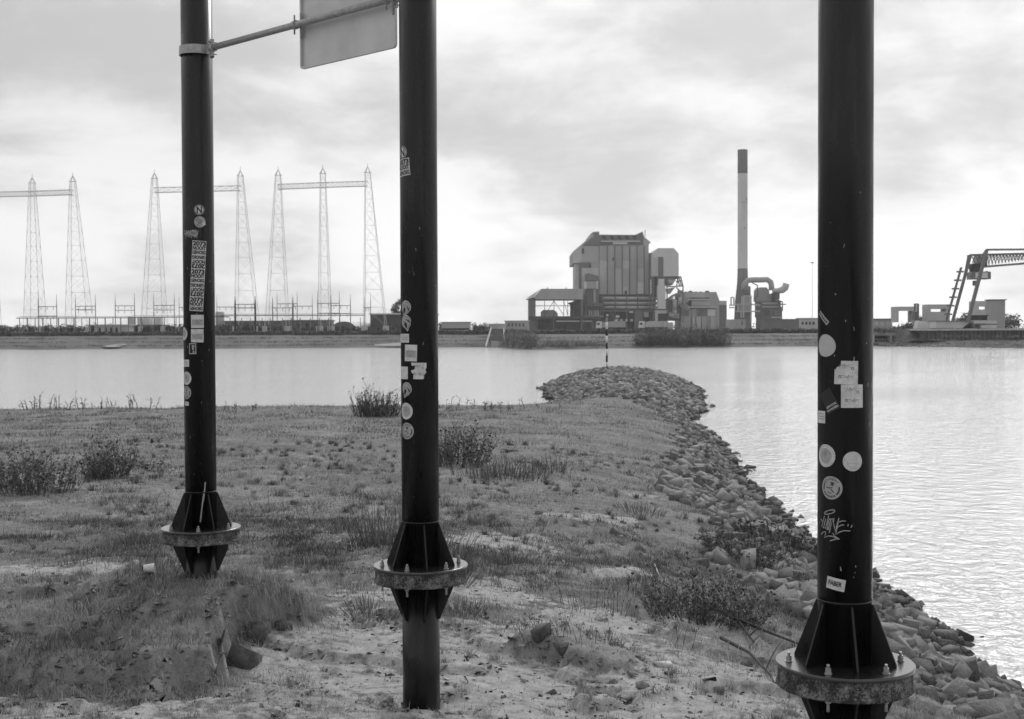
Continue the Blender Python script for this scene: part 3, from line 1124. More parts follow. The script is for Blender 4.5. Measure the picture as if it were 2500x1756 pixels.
class Post:
    def __init__(self, u, v, Y, off, dz, name_label):
        self.dz = dz
        p = P(u, v, Y)
        self.x, self.y = p.x, p.y
        c = Vector((-self.x, -self.y, 0)).normalized()
        self.c, self.r = c, Vector((-c.y, c.x, 0))
        if self.r.x < 0:
            self.r = -self.r
        g = float(height(np.array([self.x]), np.array([self.y]))[0])
        self.root = empty('sign_post', (self.x, self.y, g), name_label, 'post', 'black steel sign posts')
        self.off, self.g = off, g
        self.build()

    def pt(self, phi, z, r):
        return Vector((self.x, self.y, z)) + (self.c * math.cos(phi) + self.r * math.sin(phi)) * r

    def hit(self, u, v):
        """photo pixel -> (phi, z) on the near face of the post"""
        d = ray(u, v)
        o = Vector((0, 0, CAMZ))
        a = d.x ** 2 + d.y ** 2
        b = 2 * (-self.x * d.x - self.y * d.y)
        c = self.x ** 2 + self.y ** 2 - RC ** 2
        disc = max(0.0, b * b - 4 * a * c)
        t = (-b - math.sqrt(disc)) / (2 * a)
        q = o + d * t
        w_ = Vector((q.x - self.x, q.y - self.y, 0))
        return math.atan2(w_.dot(self.r), w_.dot(self.c)), q.z

    def build(self):
        x, y, z = self.x, self.y, FL_Z + self.dz
        r = self.root
        MB().lathe([(.0, z + .0), (R_POST, z + .0), (R_POST, 9.6), (0, 9.6)], x, y, 72).build('pipe', M_POST, r)
        MB().lathe([(0.01, z + .347), (R_POST + .0035, z + .344), (R_POST + .0035, z + .356), (0.01, z + .353)], x, y, 72).build('weld_seam', M_POST, r)
        MB().lathe([(0, z - .024), (.378, z - .024), (.381, z - .02), (.381, z - .004), (.377, z), (0, z)], x, y, 72).build('flange_plate', M_PLATE, r)
        MB().lathe([(0, z - .135), (.374, z - .135), (.378, z - .13), (.378, z - .118), (.370, z - .114), (.368, z - .028), (.372, z - .0245), (0, z - .0245)], x, y, 72).build('flange_ring', M_RUST, r)
        MB().lathe([(0, self.g - .4), (R_POST, self.g - .4), (R_POST, z - .136), (0, z - .136)], x, y, 72).build('lower_pipe', M_POST, r)
        for k in range(6):
            a = math.radians(self.off + 60 * k)
            for up in (True, False):
                z0 = z if up else z - .1355
                s = 1 if up else -1
                H = .335 if up else .30
                prof = [(R_POST - .004, 0), (.288, 0), (.288, .012), (R_POST + .012, H), (R_POST - .004, H)]
                n = self.c * -math.sin(a) + self.r * math.cos(a)
                vs = []
                for t in (-.006, .006):
                    for rr, hh in prof:
                        vs.append(self.pt(a, z0 + s * hh, rr) + n * t)
                m = len(prof)
                MB().add(vs, [tuple(range(m)), tuple(range(2 * m - 1, m - 1, -1))] + [(i, i + m, (i + 1) % m + m, (i + 1) % m) for i in range(m)]).build('gusset', M_POST, r)
            b = math.radians(self.off + 30 + 60 * k)
            q = self.pt(b, 0, .312)
            mb = MB()
            mb.tube([(q.x, q.y, z + .0005), (q.x, q.y, z + .004)], .021, 16)
            mb.tube([(q.x, q.y, z + .004), (q.x, q.y, z + .021)], .0165, 6, smooth=False)
            mb.tube([(q.x, q.y, z + .021), (q.x, q.y, z + .033)], .0155, 6, smooth=False)
            mb.tube([(q.x, q.y, z + .033), (q.x, q.y, z + .052)], .0085, 10)
            mb.build('bolt', M_STEEL, r)
            mb = MB()
            mb.tube([(q.x, q.y, z - .158), (q.x, q.y, z - .136)], .0165, 6, smooth=False)
            mb.tube([(q.x, q.y, z - .205), (q.x, q.y, z - .158)], .0085, 10)
            mb.build('bolt_end', M_STEEL, r)

    # stickers ------------------------------------------------------------
    def patch(self, name, geo, phi, z, m, parent, layer=0, rot=0.0, label=None):
        """geo: list of polygons [(a, b)...] or (verts, faces), metres on the unrolled pipe round (phi, z)"""
        bm = bmesh.new()
        if isinstance(geo, tuple):
            vs = [bm.verts.new((a, b, 0)) for a, b in geo[0]]
            for f in geo[1]:
                try:
                    bm.faces.new([vs[i] for i in f])
                except ValueError:
                    pass
        else:
            for poly in geo:
                bm.faces.new([bm.verts.new((a, b, 0)) for a, b in poly])
        bmesh.ops.triangulate(bm, faces=bm.faces)
        c, s = math.cos(rot), math.sin(rot)
        for v in bm.verts:
            v.co = (v.co.x * c - v.co.y * s, v.co.x * s + v.co.y * c, 0)
        lo = min(v.co.x for v in bm.verts)
        hi = max(v.co.x for v in bm.verts)
        k = math.floor(lo / .014)
        while k * .014 < hi:
            if lo < k * .014:
                bmesh.ops.bisect_plane(bm, geom=bm.verts[:] + bm.edges[:] + bm.faces[:], plane_co=(k * .014, 0, 0), plane_no=(1, 0, 0))
            k += 1
        rr = RC + .0012 + .0011 * layer
        for v in bm.verts:
            v.co = self.pt(phi + v.co.x / RC, z + v.co.y, rr)
        me = bpy.data.meshes.new(name)
        bm.to_mesh(me)
        bm.free()
        o = link(name, me, m, parent)
        if label:
            o['label'] = label
        return o


def rect(w, h, cx=0, cy=0):
    return [(cx - w / 2, cy - h / 2), (cx + w / 2, cy - h / 2), (cx + w / 2, cy + h / 2), (cx - w / 2, cy + h / 2)]


def oval(w, h, cx=0, cy=0, n=28, egg=0.0):
    return [(cx + w / 2 * math.cos(t) * (1 - egg * math.sin(t)), cy + h / 2 * math.sin(t)) for t in [2 * math.pi * k / n for k in range(n)]]


def ring(r0, r1, n=36, a0=0.0, a1=2 * math.pi, cx=0, cy=0):
    vs, fs = [], []
    for k in range(n + 1):
        t = a0 + (a1 - a0) * k / n
        vs += [(cx + r0 * math.cos(t), cy + r0 * math.sin(t)), (cx + r1 * math.cos(t), cy + r1 * math.sin(t))]
    for k in range(n):
        fs.append((2 * k, 2 * k + 1, 2 * k + 3, 2 * k + 2))
    return vs, fs


def letters(s, w, h, cx=0, cy=0, rot=0, bold=0.02):
    v, f = text_geo(s, bold)
    c, q = math.cos(rot), math.sin(rot)
    return [(cx + a * w * c - b * h * q, cy + a * w * q + b * h * c) for a, b in v], f


def join(*gs):
    vs, fs = [], []
    for g in gs:
        if isinstance(g, list):
            g = (g, [tuple(range(len(g)))])
        n = len(vs)
        vs += list(g[0])
        fs += [tuple(i + n for i in f) for f in g[1]]
    return vs, fs


def stroke(pts, w):
    """ribbon along a polyline"""
    vs, fs = [], []
    for i, p in enumerate(pts):
        a, b = pts[max(i - 1, 0)], pts[min(i + 1, len(pts) - 1)]
        d = math.hypot(b[0] - a[0], b[1] - a[1]) or 1
        n = (-(b[1] - a[1]) / d * w / 2, (b[0] - a[0]) / d * w / 2)
        vs += [(p[0] + n[0], p[1] + n[1]), (p[0] - n[0], p[1] - n[1])]
    for i in range(len(pts) - 1):
        fs.append((2 * i, 2 * i + 1, 2 * i + 3, 2 * i + 2))
    return vs, fs


def s_N(po, phi, z, r, rot=0, lab=None):
    o = po.patch('sticker', [oval(2 * r, 2 * r)], phi, z, M_PAPER, po.root, 0, rot, lab)
    po.patch('ring_print', ring(r * .80, r * .93), phi, z, M_INKD, o, 1, rot)
    po.patch('lettering', letters('N', r * 1.0, r * 1.25, bold=.035), phi, z, M_INKD, o, 1, rot)


def s_2073(po, phi, z, flip, rot=0, lab=None):
    W, H = .134, .137
    rot = rot + (math.pi if flip else 0)
    o = po.patch('sticker', [rect(W, H)], phi, z, M_PAPER, po.root, 0, rot, lab)
    g = join(letters('2073', W * .93, H * .33, 0, H * .30, bold=.05), letters('NOOIT', W * .93, H * .27, 0, -.01 * H, bold=.05),
             letters('GENOEG', W * .93, H * .25, 0, -H * .32, bold=.05))
    po.patch('lettering', g, phi, z, M_INKD, o, 1, rot)


def s_pic(po, phi, z, W, H, rot=0, lab=None, seed=1):
    o = po.patch('sticker', [rect(W, H)], phi, z, M_PAPER, po.root, 0, rot, lab)
    po.patch('picture_field', [rect(W * .84, H * .42, 0, -H * .06)], phi, z, M_PAPER2, o, 1, rot)
    rr = random.Random(seed)
    gs = []
    for k in range(9):
        x, y = rr.uniform(-.36, .25) * W, rr.uniform(-.2, .1) * H
        gs.append(stroke([(x, y), (x + rr.uniform(.03, .1) * W, y + rr.uniform(-.05, .05) * H), (x + rr.uniform(.1, .18) * W, y + rr.uniform(-.05, .05) * H)], .003))
    po.patch('picture_lines', join(*gs), phi, z, M_INKG, o, 2, rot)


def s_drawing(po, phi, z, W, H, rot=0, lab=None, torn=0, seed=1):
    """white square with thin line drawings of two loose figures of curves"""
    if torn == 1:
        pl = [(-.5, -.5), (.5, -.5), (.5, .5), (-.22, .5), (-.24, .3), (-.36, .14), (-.40, .22), (-.44, .10), (-.49, .16)]
    elif torn == 2:
        pl = [(-.34, -.5), (.3, -.5), (.36, -.4), (.33, -.26), (.5, -.08), (.42, .1), (.5, .18), (.5, .5), (-.5, .5), (-.44, .3), (-.2, .34), (-.26, .1), (-.5, .02), (-.46, -.1), (-.32, -.2)]
    else:
        pl = rect(1, 1)
    o = po.patch('sticker', [[(a * W, b * H) for a, b in pl]], phi, z, M_PAPER, po.root, 0, rot, lab)
    rr = random.Random(seed)
    gs = []
    for cy, fl in ((.24, 1), (-.24, -1)):
        gs.append(ring(W * .035, W * .07, 14, cx=fl * .26 * W, cy=(cy - .06 * fl) * H))
        gs.append(stroke([(fl * .2 * W, (cy - .02) * H), (fl * .05 * W, (cy + .05) * H), (-fl * .1 * W, (cy - .08) * H), (-fl * .2 * W, (cy + .12) * H), (-fl * .3 * W, (cy - .06) * H)], .0022))
        gs.append(stroke([(fl * .32 * W, (cy + .08) * H), (fl * .1 * W, (cy + .12) * H), (-fl * .05 * W, (cy + .02) * H), (-fl * .32 * W, (cy + .10) * H)], .0022))
        gs.append(stroke([(-fl * .05 * W, (cy + .04) * H), (-fl * .12 * W, (cy + .14) * H)], .005))
    po.patch('line_drawing', join(*gs), phi, z, M_INKG, o, 1, rot)


def s_round(po, phi, z, r, kind, rot=0, lab=None):
    base = M_PAPER2 if kind == 'student' else M_PAPER
    o = po.patch('sticker', [oval(2 * r, 2 * r, n=40)], phi, z, base, po.root, 0, rot, lab)
    if kind == 'disc':
        po.patch('picture_field', [oval(1.36 * r, 1.36 * r)], phi, z, M_PAPER2, o, 1, rot)
        g = join(stroke([(-.22 * r, .22 * r), (0, .05 * r), (.22 * r, .22 * r)], .006), stroke([(0, .05 * r), (0, -.18 * r)], .006), oval(.2 * r, .22 * r, 0, .35 * r, 12))
        po.patch('emblem', g, phi, z, M_INKG, o, 2, rot)
        gs = [ring(r * .80, r * .90, 3, a, a + .09) for a in [math.radians(20 + 13 * k) for k in range(11)]]
        po.patch('rim_print', join(*gs), phi, z, M_INKG, o, 1, rot)
    elif kind == 'bath':
        gs = [ring(r * .86, r * .89, 40), stroke([(-.62 * r, .1 * r), (-.5 * r, -.35 * r), (-.2 * r, -.55 * r), (.2 * r, -.55 * r), (.5 * r, -.3 * r), (.62 * r, 0)], .003),
              stroke([(-.55 * r, -.15 * r), (0, -.22 * r), (.5 * r, -.2 * r)], .003), stroke([(-.45 * r, .12 * r), (0, .22 * r), (.45 * r, .1 * r)], .0025)]
        for k in range(4):
            x = (-.35 + .24 * k) * r
            gs.append(stroke([(x, .26 * r), (x + .04 * r, .48 * r), (x + .10 * r, .7 * r)], .003))
        gs.append(ring(r * .70, r * .79, 12, math.radians(240), math.radians(300)))
        po.patch('emblem', join(*gs), phi, z, mat('pale_print', .42, .5, .1, 40), o, 1, rot)
    else:
        gs = [ring(r * .68, r * .80, 12, math.radians(-40), math.radians(18)), ring(r * .68, r * .80, 12, math.radians(160), math.radians(205))]
        for k, ch in enumerate('STUDENT'):
            a = math.radians(150 - 17 * k)
            gs.append(letters(ch, r * .15, r * .2, r * .76 * math.cos(a), r * .76 * math.sin(a), a - math.pi / 2, .02))
        for k in range(9):
            a = math.radians(215 + 11 * k)
            gs.append(ring(r * .68, r * .84, 2, a, a + .11))
        gs += [[(-.18 * r, .42 * r), (.1 * r, .34 * r), (.3 * r, .42 * r), (.02 * r, .52 * r)], rect(.26 * r, .13 * r, .06 * r, .27 * r)]
        gs += [stroke([(-.45 * r, -.02 * r), (-.1 * r, -.06 * r), (.12 * r, .06 * r)], .005), stroke([(0, -.12 * r), (.3 * r, -.35 * r)], .005), stroke([(-.3 * r, -.4 * r), (.1 * r, -.5 * r)], .004)]
        po.patch('emblem', join(*gs), phi, z, M_INKD, o, 1, rot)


def s_plain(po, phi, z, W, H, rot=0, lab=None, lines=True):
    o = po.patch('sticker', [rect(W, H)], phi, z, M_PAPER, po.root, 0, rot, lab)
    if lines:
        po.patch('small_print', join(*[rect(W * .6, H * .05, W * .12, H * (.25 - .2 * k)) for k in range(3)]), phi, z, M_INKG, o, 1, rot)


def s_bird(po, phi, z, r, rot=0, lab=None):
    outl = [(0, 1), (.5, .9), (.85, .55), (1, .05), (.92, -.35), (.68, -.55), (.5, -.8), (.05, -1.0), (-.25, -1.25), (-.42, -1.2), (-.5, -.7), (-.75, -.2), (-.85, .3), (-.6, .75)]
    o = po.patch('sticker', [[(a * r, b * r) for a, b in outl]], phi, z, M_PAPER, po.root, 0, rot, lab)
    po.patch('inner_outline', [[(a * r * .9, b * r * .9 - .02 * r) for a, b in outl]], phi, z, M_INKD, o, 1, rot)
    po.patch('picture_field', [[(a * r * .84, b * r * .84 - .02 * r) for a, b in outl]], phi, z, M_PAPER2, o, 2, rot)
    g = join([(-.35 * r, -.1 * r), (.15 * r, -.05 * r), (.1 * r, -.5 * r), (-.28 * r, -.95 * r), (-.34 * r, -.6 * r)],
             [(-.3 * r, .5 * r), (-.24 * r, .5 * r), (-.02 * r, -.08 * r), (-.14 * r, -.08 * r)],
             [(.2 * r, .3 * r), (.4 * r, .22 * r), (.7 * r, -.1 * r), (.72 * r, -.4 * r), (.55 * r, -.45 * r), (.42 * r, 0)])
    po.patch('dark_print', g, phi, z, M_INKD, o, 3, rot)


rad = math.radians
# left post
pl = Post(487.5, 900, 12.6, 25, 0, 'black steel sign post farthest left, standing on the turf mound')
zz = lambda po, v: po.hit(1250 + F * po.x / po.y, v)[1]
ph = lambda po, u, v: po.hit(u, v)[0]
s_N(pl, ph(pl, 486.5, 512), zz(pl, 512.5), .049, 0, 'round white sticker with a black N, topmost on this post')
a_, z_ = ph(pl, 488, 542), zz(pl, 542)
o = pl.patch('sticker', [oval(.108, .108, n=32)], a_, z_, M_PAPER2, pl.root, 0, 0, 'round grey faded sticker below the N')
pl.patch('emblem', join([(-.026, .012), (0, .03), (.026, .012), (.016, -.022), (-.018, -.02)], ring(.032, .044, 6, rad(100), rad(165)), ring(.032, .044, 6, rad(215), rad(270))), a_, z_, M_INKG, o, 1)
pl.patch('pale_patch', [rect(.032, .03, .026, -.03)], a_, z_, M_PAPER, o, 2, .4)
for k in range(5):
    u = 486.4 - 1.85 * k
    s_2073(pl, ph(pl, u, 605 + 34 * k), zz(pl, 605.5 + 34.2 * k), k % 2 == 1, -.055,
           ('uppermost', 'second', 'middle', 'fourth', 'lowest')[k] + ' of five stacked stickers reading 2073 NOOIT GENOEG' + (', upside down' if k % 2 else ''))
s_pic(pl, ph(pl, 481.6, 785), zz(pl, 785), .123, .127, 0, 'upper of two pale square picture stickers', 2)
s_pic(pl, ph(pl, 481.3, 820), zz(pl, 820), .122, .127, -.01, 'lower of two pale square picture stickers', 3)
a_, z_ = ph(pl, 470, 851), zz(pl, 851.6)
o = pl.patch('sticker', [rect(.072, .102)], a_, z_, M_PAPER, pl.root, 0, 0, 'small dark portrait sticker with white border')
pl.patch('picture_field', [rect(.06, .09)], a_, z_, M_INKD, o, 1)
pl.patch('pale_shapes', join(oval(.03, .022, .008, .024, 14), oval(.02, .034, .006, .002, 14), [(.0, -.042), (.022, -.042), (.016, -.018), (.006, -.02)]), a_, z_, M_PAPER2, o, 2)
s_round(pl, rad(-72), zz(pl, 815), .062, 'disc', 0, 'round sticker wrapping the left side beside the picture stickers')
s_plain(pl, rad(-62), zz(pl, 887), .11, .068, 0, 'white rectangular sticker wrapping round the left side')
s_round(pl, rad(-56), zz(pl, 924), .064, 'disc', 0, 'round white ringed sticker low on the left side')
s_round(pl, rad(-57), zz(pl, 959), .063, 'student', 0, 'round grey sticker with dark print below the white ringed one')
s_plain(pl, rad(-56), zz(pl, 986), .06, .038, -.06, 'small white label, lowest sticker on this post')


def scribble(po, segs, w, m, name, lab):
    """freehand strokes: photo pixels laid onto the pipe"""
    gs, c = [], None
    for pts in segs:
        q = [po.hit(u, v) for u, v in pts]
        gs.append(stroke([(a * RC, z) for a, z in q], w))
    vs, fs = join(*gs)
    zc = sum(v[1] for v in vs) / len(vs)
    po.patch(name, ([(a, b - zc) for a, b in vs], fs), 0, zc, m, po.root, 0, 0, lab)


random.seed(8)
segs = []
for k in range(9):
    x = 451 + k * 3.4
    segs.append([(x, 564 + random.uniform(-3, 3)), (x + 3, 582 + random.uniform(-4, 2)), (x + 5, 563 + random.uniform(-2, 4))])
segs.append([(450, 572), (462, 568), (472, 575), (482, 571)])
segs.append([(470, 562), (476, 564), (482, 571), (474, 577)])
scribble(pl, segs, .009, M_PEN, 'scratched_tag', 'pale scratched scribble on the left side')
scribble(pl, [[(501, 1177), (499.5, 1200), (496, 1225)], [(498, 1200), (493, 1240), (489, 1275)]], .012, M_PEN, 'paint_scratch', 'long pale scratch just above the flange')

# middle post
pm = Post(1025, 1000, 10.4, 10, .025, 'black steel sign post in the middle, its foot on the sand')
s_N(pm, rad(-56), zz(pm, 370), .049, 0, 'round white sticker with a black N near the top')
s_2073(pm, rad(-53), zz(pm, 407), False, .09, 'white sticker reading 2073 NOOIT GENOEG below the N')
s_bird(pm, rad(-47), zz(pm, 787), .058, .6, 'lower of two overlapping pale rounded stickers with dark shapes')
s_bird(pm, rad(-48), zz(pm, 751), .058, 0, 'upper of two overlapping pale rounded stickers with dark shapes')
s_plain(pm, rad(-60), zz(pm, 826), .14, .07, 0, 'white label wrapping the left side under the rounded stickers')
s_pic(pm, ph(pm, 1001.8, 862), zz(pm, 862), .112, .132, -.03, 'pale square picture sticker with grey field', 5)
s_drawing(pm, ph(pm, 1022, 906), zz(pm, 906), .125, .130, -.02, 'torn white sticker with line drawing', 2, 6)
s_plain(pm, rad(-65), zz(pm, 911), .14, .10, 0, 'blank white sticker wrapping the left side', False)
s_bird(pm, rad(-46), zz(pm, 951), .056, 0, 'single pale rounded sticker with dark shapes')
s_round(pm, rad(-47), zz(pm, 1004.6), .066, 'disc', 0, 'round white ringed sticker')
s_round(pm, rad(-44), zz(pm, 1053), .066, 'student', 0, 'round grey sticker, lowest on the middle post')

# right post
pr_ = Post(2063, 1200, 7.2, 14, .05, 'thickest looking black steel sign post at the right, nearest to the viewer')
a_, z_ = ph(pr_, 2013, 776), zz(pr_, 776)
o = pr_.patch('sticker', [rect(.095, .027)], a_ - .06, z_, M_PAPER2, pr_.root, 0, rad(-42), 'narrow slanted sticker, topmost on this post')
pr_.patch('small_print', join(*[oval(.011, .014, -.036 + .014 * k, 0, 8) for k in range(6)]), a_ - .06, z_, M_INKD, o, 1, rad(-42))
pr_.patch('sticker', [oval(.134, .124, n=36, egg=.08)], rad(-45), zz(pr_, 844), mat('pale_oval_sticker', .45, .5, .06, 20), pr_.root, 0, 0, 'pale grey oval sticker')
s_drawing(pr_, ph(pr_, 2066, 910), zz(pr_, 910), .128, .128, -.02, 'white square sticker with line drawing, torn at its left corner', 1, 8)
s_drawing(pr_, ph(pr_, 2081, 967), zz(pr_, 967.6), .121, .127, 0, 'intact white square sticker with line drawing', 0, 9)
a_, z_ = ph(pr_, 2024, 976), zz(pr_, 980)
o = pr_.patch('sticker', [rect(.085, .125)], a_, z_, M_BLACK, pr_.root, 0, rad(30), 'black slanted sticker with white lettering GROOVE INVADERS')
pr_.patch('lettering', join(letters('GROOVE', .066, .012, 0, -.028), letters('INVADERS', .074, .012, 0, -.047)), a_, z_, M_PAPER, o, 1, rad(30))
s_plain(pr_, rad(-66), zz(pr_, 1021), .11, .068, 0, 'white label wrapping the left side')
s_round(pr_, rad(-44), zz(pr_, 1115.5), .063, 'disc', -.1, 'round white sticker with grey centre disc')
s_round(pr_, ph(pr_, 2082, 1126.7), zz(pr_, 1126.7), .0535, 'bath', 0, 'round white sticker with pale line emblem')
s_round(pr_, ph(pr_, 2031, 1193) - .03, zz(pr_, 1193), .064, 'student', -.15, 'round grey sticker with dark ring lettering STUDENT')
q = lambda *pts: [(1960 + a / 6.205, 1220 + b / 6.205) for a, b in pts]
th = [k * math.pi / 12 for k in range(25)]
segs = [q(*[(408 + 82 * math.cos(t) * math.cos(.26) - 24 * math.sin(t) * math.sin(-.26), 188 + 82 * math.cos(t) * -math.sin(.26) + 26 * math.sin(t)) for t in th]),
        q((275, 290), (298, 330), (305, 340)), q((330, 245), (310, 330), (288, 410)), q((255, 335), (262, 360)),
        q((350, 290), (318, 420)), q((335, 330), (350, 330)), q((325, 370), (342, 372)), q((308, 425), (330, 425)),
        q((392, 240), (372, 340), (345, 440), (362, 448)),
        q((420, 285), (400, 300), (380, 380), (372, 460), (385, 455), (405, 390), (425, 300), (455, 290)),
        q((402, 500), (430, 380), (458, 295), (475, 400), (490, 490), (515, 390), (548, 280)),
        q((548, 340), (600, 322), (648, 325)), q((535, 415), (580, 385), (625, 382)), q((535, 345), (515, 450), (500, 530), (560, 490), (620, 470), (718, 474)),
        q((690, 370), (680, 405)), q((748, 382), (728, 425)),
        q((280, 530), (310, 490), (345, 485), (350, 515), (325, 575), (390, 550), (450, 555), (500, 580), (558, 602)), q((455, 505), (480, 550), (558, 602), (490, 600), (412, 625))]
scribble(pr_, segs, .0052, M_PEN, 'graffiti_tag', 'silver marker tag with a halo over it and an arrow below')
a_, z_ = ph(pr_, 2039.5, 1428), zz(pr_, 1428)
o = pr_.patch('sticker', [rect(.106, .066)], a_, z_, M_PAPER, pr_.root, 0, rad(-9), 'white sticker with black lettering FABER')
pr_.patch('lettering', letters('FABER', .078, .026, -.002, .002, bold=.035), a_, z_, M_INKD, o, 1, rad(-9))
pr_.patch('print_frame', join(rect(.092, .0012, 0, .018), rect(.092, .0012, 0, -.018), rect(.0012, .036, .046, 0), rect(.0012, .036, -.046, 0)), a_, z_, M_INKG, o, 1, rad(-9))
for po, n_, sd_ in ((pl, 26, 1), (pm, 22, 2), (pr_, 24, 3)):
    rr = random.Random(sd_)
    gs = []
    for k in range(n_):
        a, z = rr.uniform(-.9, 1.2), rr.uniform(FL_Z + .5, CAMZ + .9)
        L = rr.choice((.004, .006, .010, .022))
        gs.append(stroke([(a * RC, z), (a * RC + rr.uniform(-.3, .3) * L, z + L)], rr.uniform(.0022, .005)))
    vs, fs = join(*gs)
    po.patch('paint_chips', (vs, fs), 0, 0, M_PEN, po.root, 0).__setitem__('kind', 'stuff')

# cross bar between the left and the middle post, and the sign hanging on it
ZB = Z_(124, 12.55, 530)
A = Vector((pl.x, pl.y, ZB))
B = Vector((pm.x, pm.y, ZB))
d = (B - A).normalized()
nrm = Vector((d.y, -d.x, 0))
if nrm.y > 0:
    nrm = -nrm
root = empty('cross_bar', A, 'grey steel cross bar clamped to the leftmost post and running behind the middle post', 'bar')
MB().tube([A + d * .30, B - d * .20], .030, 20).build('tube', M_STEEL, root)
for nm, po, sg in (('collar', A, 1), ('collar', B, -1)):
    c = MB().lathe([(R_POST + .002, ZB - .042), (R_POST + .017, ZB - .042), (R_POST + .017, ZB + .042), (R_POST + .002, ZB + .042), (R_POST + .002, ZB - .042)], po.x, po.y, 40, False).build(nm, M_STEEL, root)
    dd = d * sg
    MB().bar(po + dd * (R_POST + .012), po + dd * (R_POST + .135), .018, .078).build('collar_lug', M_STEEL, c)
    mb = MB()
    for s in (-.055, .055):
        mb.tube([po + dd * .265 + Vector((0, 0, s)) - nrm * .05, po + dd * .265 + Vector((0, 0, s)) + nrm * .05], .008, 8)
        mb.tube([po + dd * .265 + Vector((0, 0, s)) + nrm * .02, po + dd * .265 + Vector((0, 0, s)) + nrm * .035], .016, 6, smooth=False)
    mb.bar(po + dd * .265 + Vector((0, 0, -.08)), po + dd * .265 + Vector((0, 0, .08)), .03, .04)
    mb.build('clamp_bolts', M_STEEL, c)
    MB().tube([po + dd * .255, po + dd * .305], .042, 20).build('clamp_socket', M_STEEL, c)


def along(u):
    """distance along the bar whose picture column is u"""
    best = min((abs((1250 + F * (A + d * s).x / (A + d * s).y) - u), s) for s in np.arange(0, 3.2, .005))
    return best[1]


s0, s1 = along(724), along(955)
zb0 = Z_(167, (A + d * s0).y, 724)
sb = empty('sign_board', A + d * s0, 'blank grey back of a rectangular sign hanging from the cross bar', 'sign')
back = -nrm * .075
c0, c1 = A + d * s0 + back, A + d * s1 + back
zt = ZB + .40
cr = .035


def sign_poly(inset, off):
    L = (c1 - c0).length
    lo, hi = zb0 - ZB, zt - ZB
    pts = []
    for cx, cz, a0 in ((L - cr, lo + cr, -90), (L - cr, hi - cr, 0), (cr, hi - cr, 90), (cr, lo + cr, 180)):
        for k in range(6):
            a = rad(a0 + 18 * k)
            pts.append((cx + (cr - inset) * math.cos(a), cz + (cr - inset) * math.sin(a)))
    return [c0 + d * x + Vector((0, 0, z)) + nrm * off for x, z in pts]


f0, f1 = sign_poly(.0, -.012), sign_poly(.0, -.009)
n = len(f0)
MB().add(f0 + f1, [tuple(range(n)), tuple(range(2 * n - 1, n - 1, -1))] + [(i, i + n, (i + 1) % n + n, (i + 1) % n) for i in range(n)]).build('panel', M_SIGN, sb)
r0, r1, r2, r3 = sign_poly(-.001, -.014), sign_poly(-.001, .012), sign_poly(.016, .012), sign_poly(.016, -.0085)
mb = MB()
mb.add(r0 + r1 + r2 + r3, [(i + a * n, (i + 1) % n + a * n, (i + 1) % n + (a + 1) * n, i + (a + 1) * n) for i in range(n) for a in range(3)])
mb.build('rim', M_SIGN, sb)
for s in (s0 + .02, s1 - .02):
    p = A + d * s
    br = MB().bar(p + back * .8 + Vector((0, 0, -.11)), p + back * .8 + Vector((0, 0, .11)), .03, .012).build('bracket', M_STEEL, sb)
    MB().tube([p - d * .022, p + d * .022], .039, 20).build('bracket_clip', M_STEEL, br)
    MB().tube([p + Vector((0, 0, -.085)) + nrm * .01, p + Vector((0, 0, .085)) + nrm * .01], .008, 8).build('bracket_bolt', M_STEEL, br)

# striped river beacon on the groyne head
g = P(1481.5, 902, 128.5)
g.z = float(height(np.array([g.x]), np.array([g.y]))[0])
rt = empty('river_beacon', g, 'black and white banded beacon pole with triangular top mark on the groyne head', 'beacon')
Yb = g.y
bz = lambda v: Z_(v, Yb, 1482)
MB().tube([(g.x, Yb, g.z - .3), (g.x, Yb, bz(775))], .085, 12).build('pole', mat('beacon_grey', .25), rt)
for v0, v1, m_, rr in ((787, 804, M_WHITE, .115), (804.3, 819.7, M_BLACK, .115), (820, 837, M_WHITE, .115), (837.3, 852, M_BLACK, .10), (852.3, 868, M_WHITE, .10), (868.3, 884, M_BLACK, .10), (884.3, 896, M_WHITE, .10)):
    MB().tube([(g.x, Yb, bz(v1)), (g.x, Yb, bz(v0))], rr, 14).build('painted_band', m_, rt)
MB().tube([(g.x, Yb, g.z - .1), (g.x, Yb, g.z + .35)], .3, 14).build('foot', M_BLACK, rt)
tp = [(1474.5, 774.5), (1490.5, 774.5), (1482.5, 761)]
pp = [(P(u, v, Yb).x, P(u, v, Yb).z) for u, v in tp]
cx, cz = sum(p[0] for p in pp) / 3, sum(p[1] for p in pp) / 3
MB().prism(pp, Yb - .14, Yb - .10).build('top_mark', M_BLACK, rt)
MB().prism([(cx + (x - cx) * .6, cz + (z - cz) * .6) for x, z in pp], Yb - .17, Yb - .145).build('top_mark_face', M_CONC, rt)

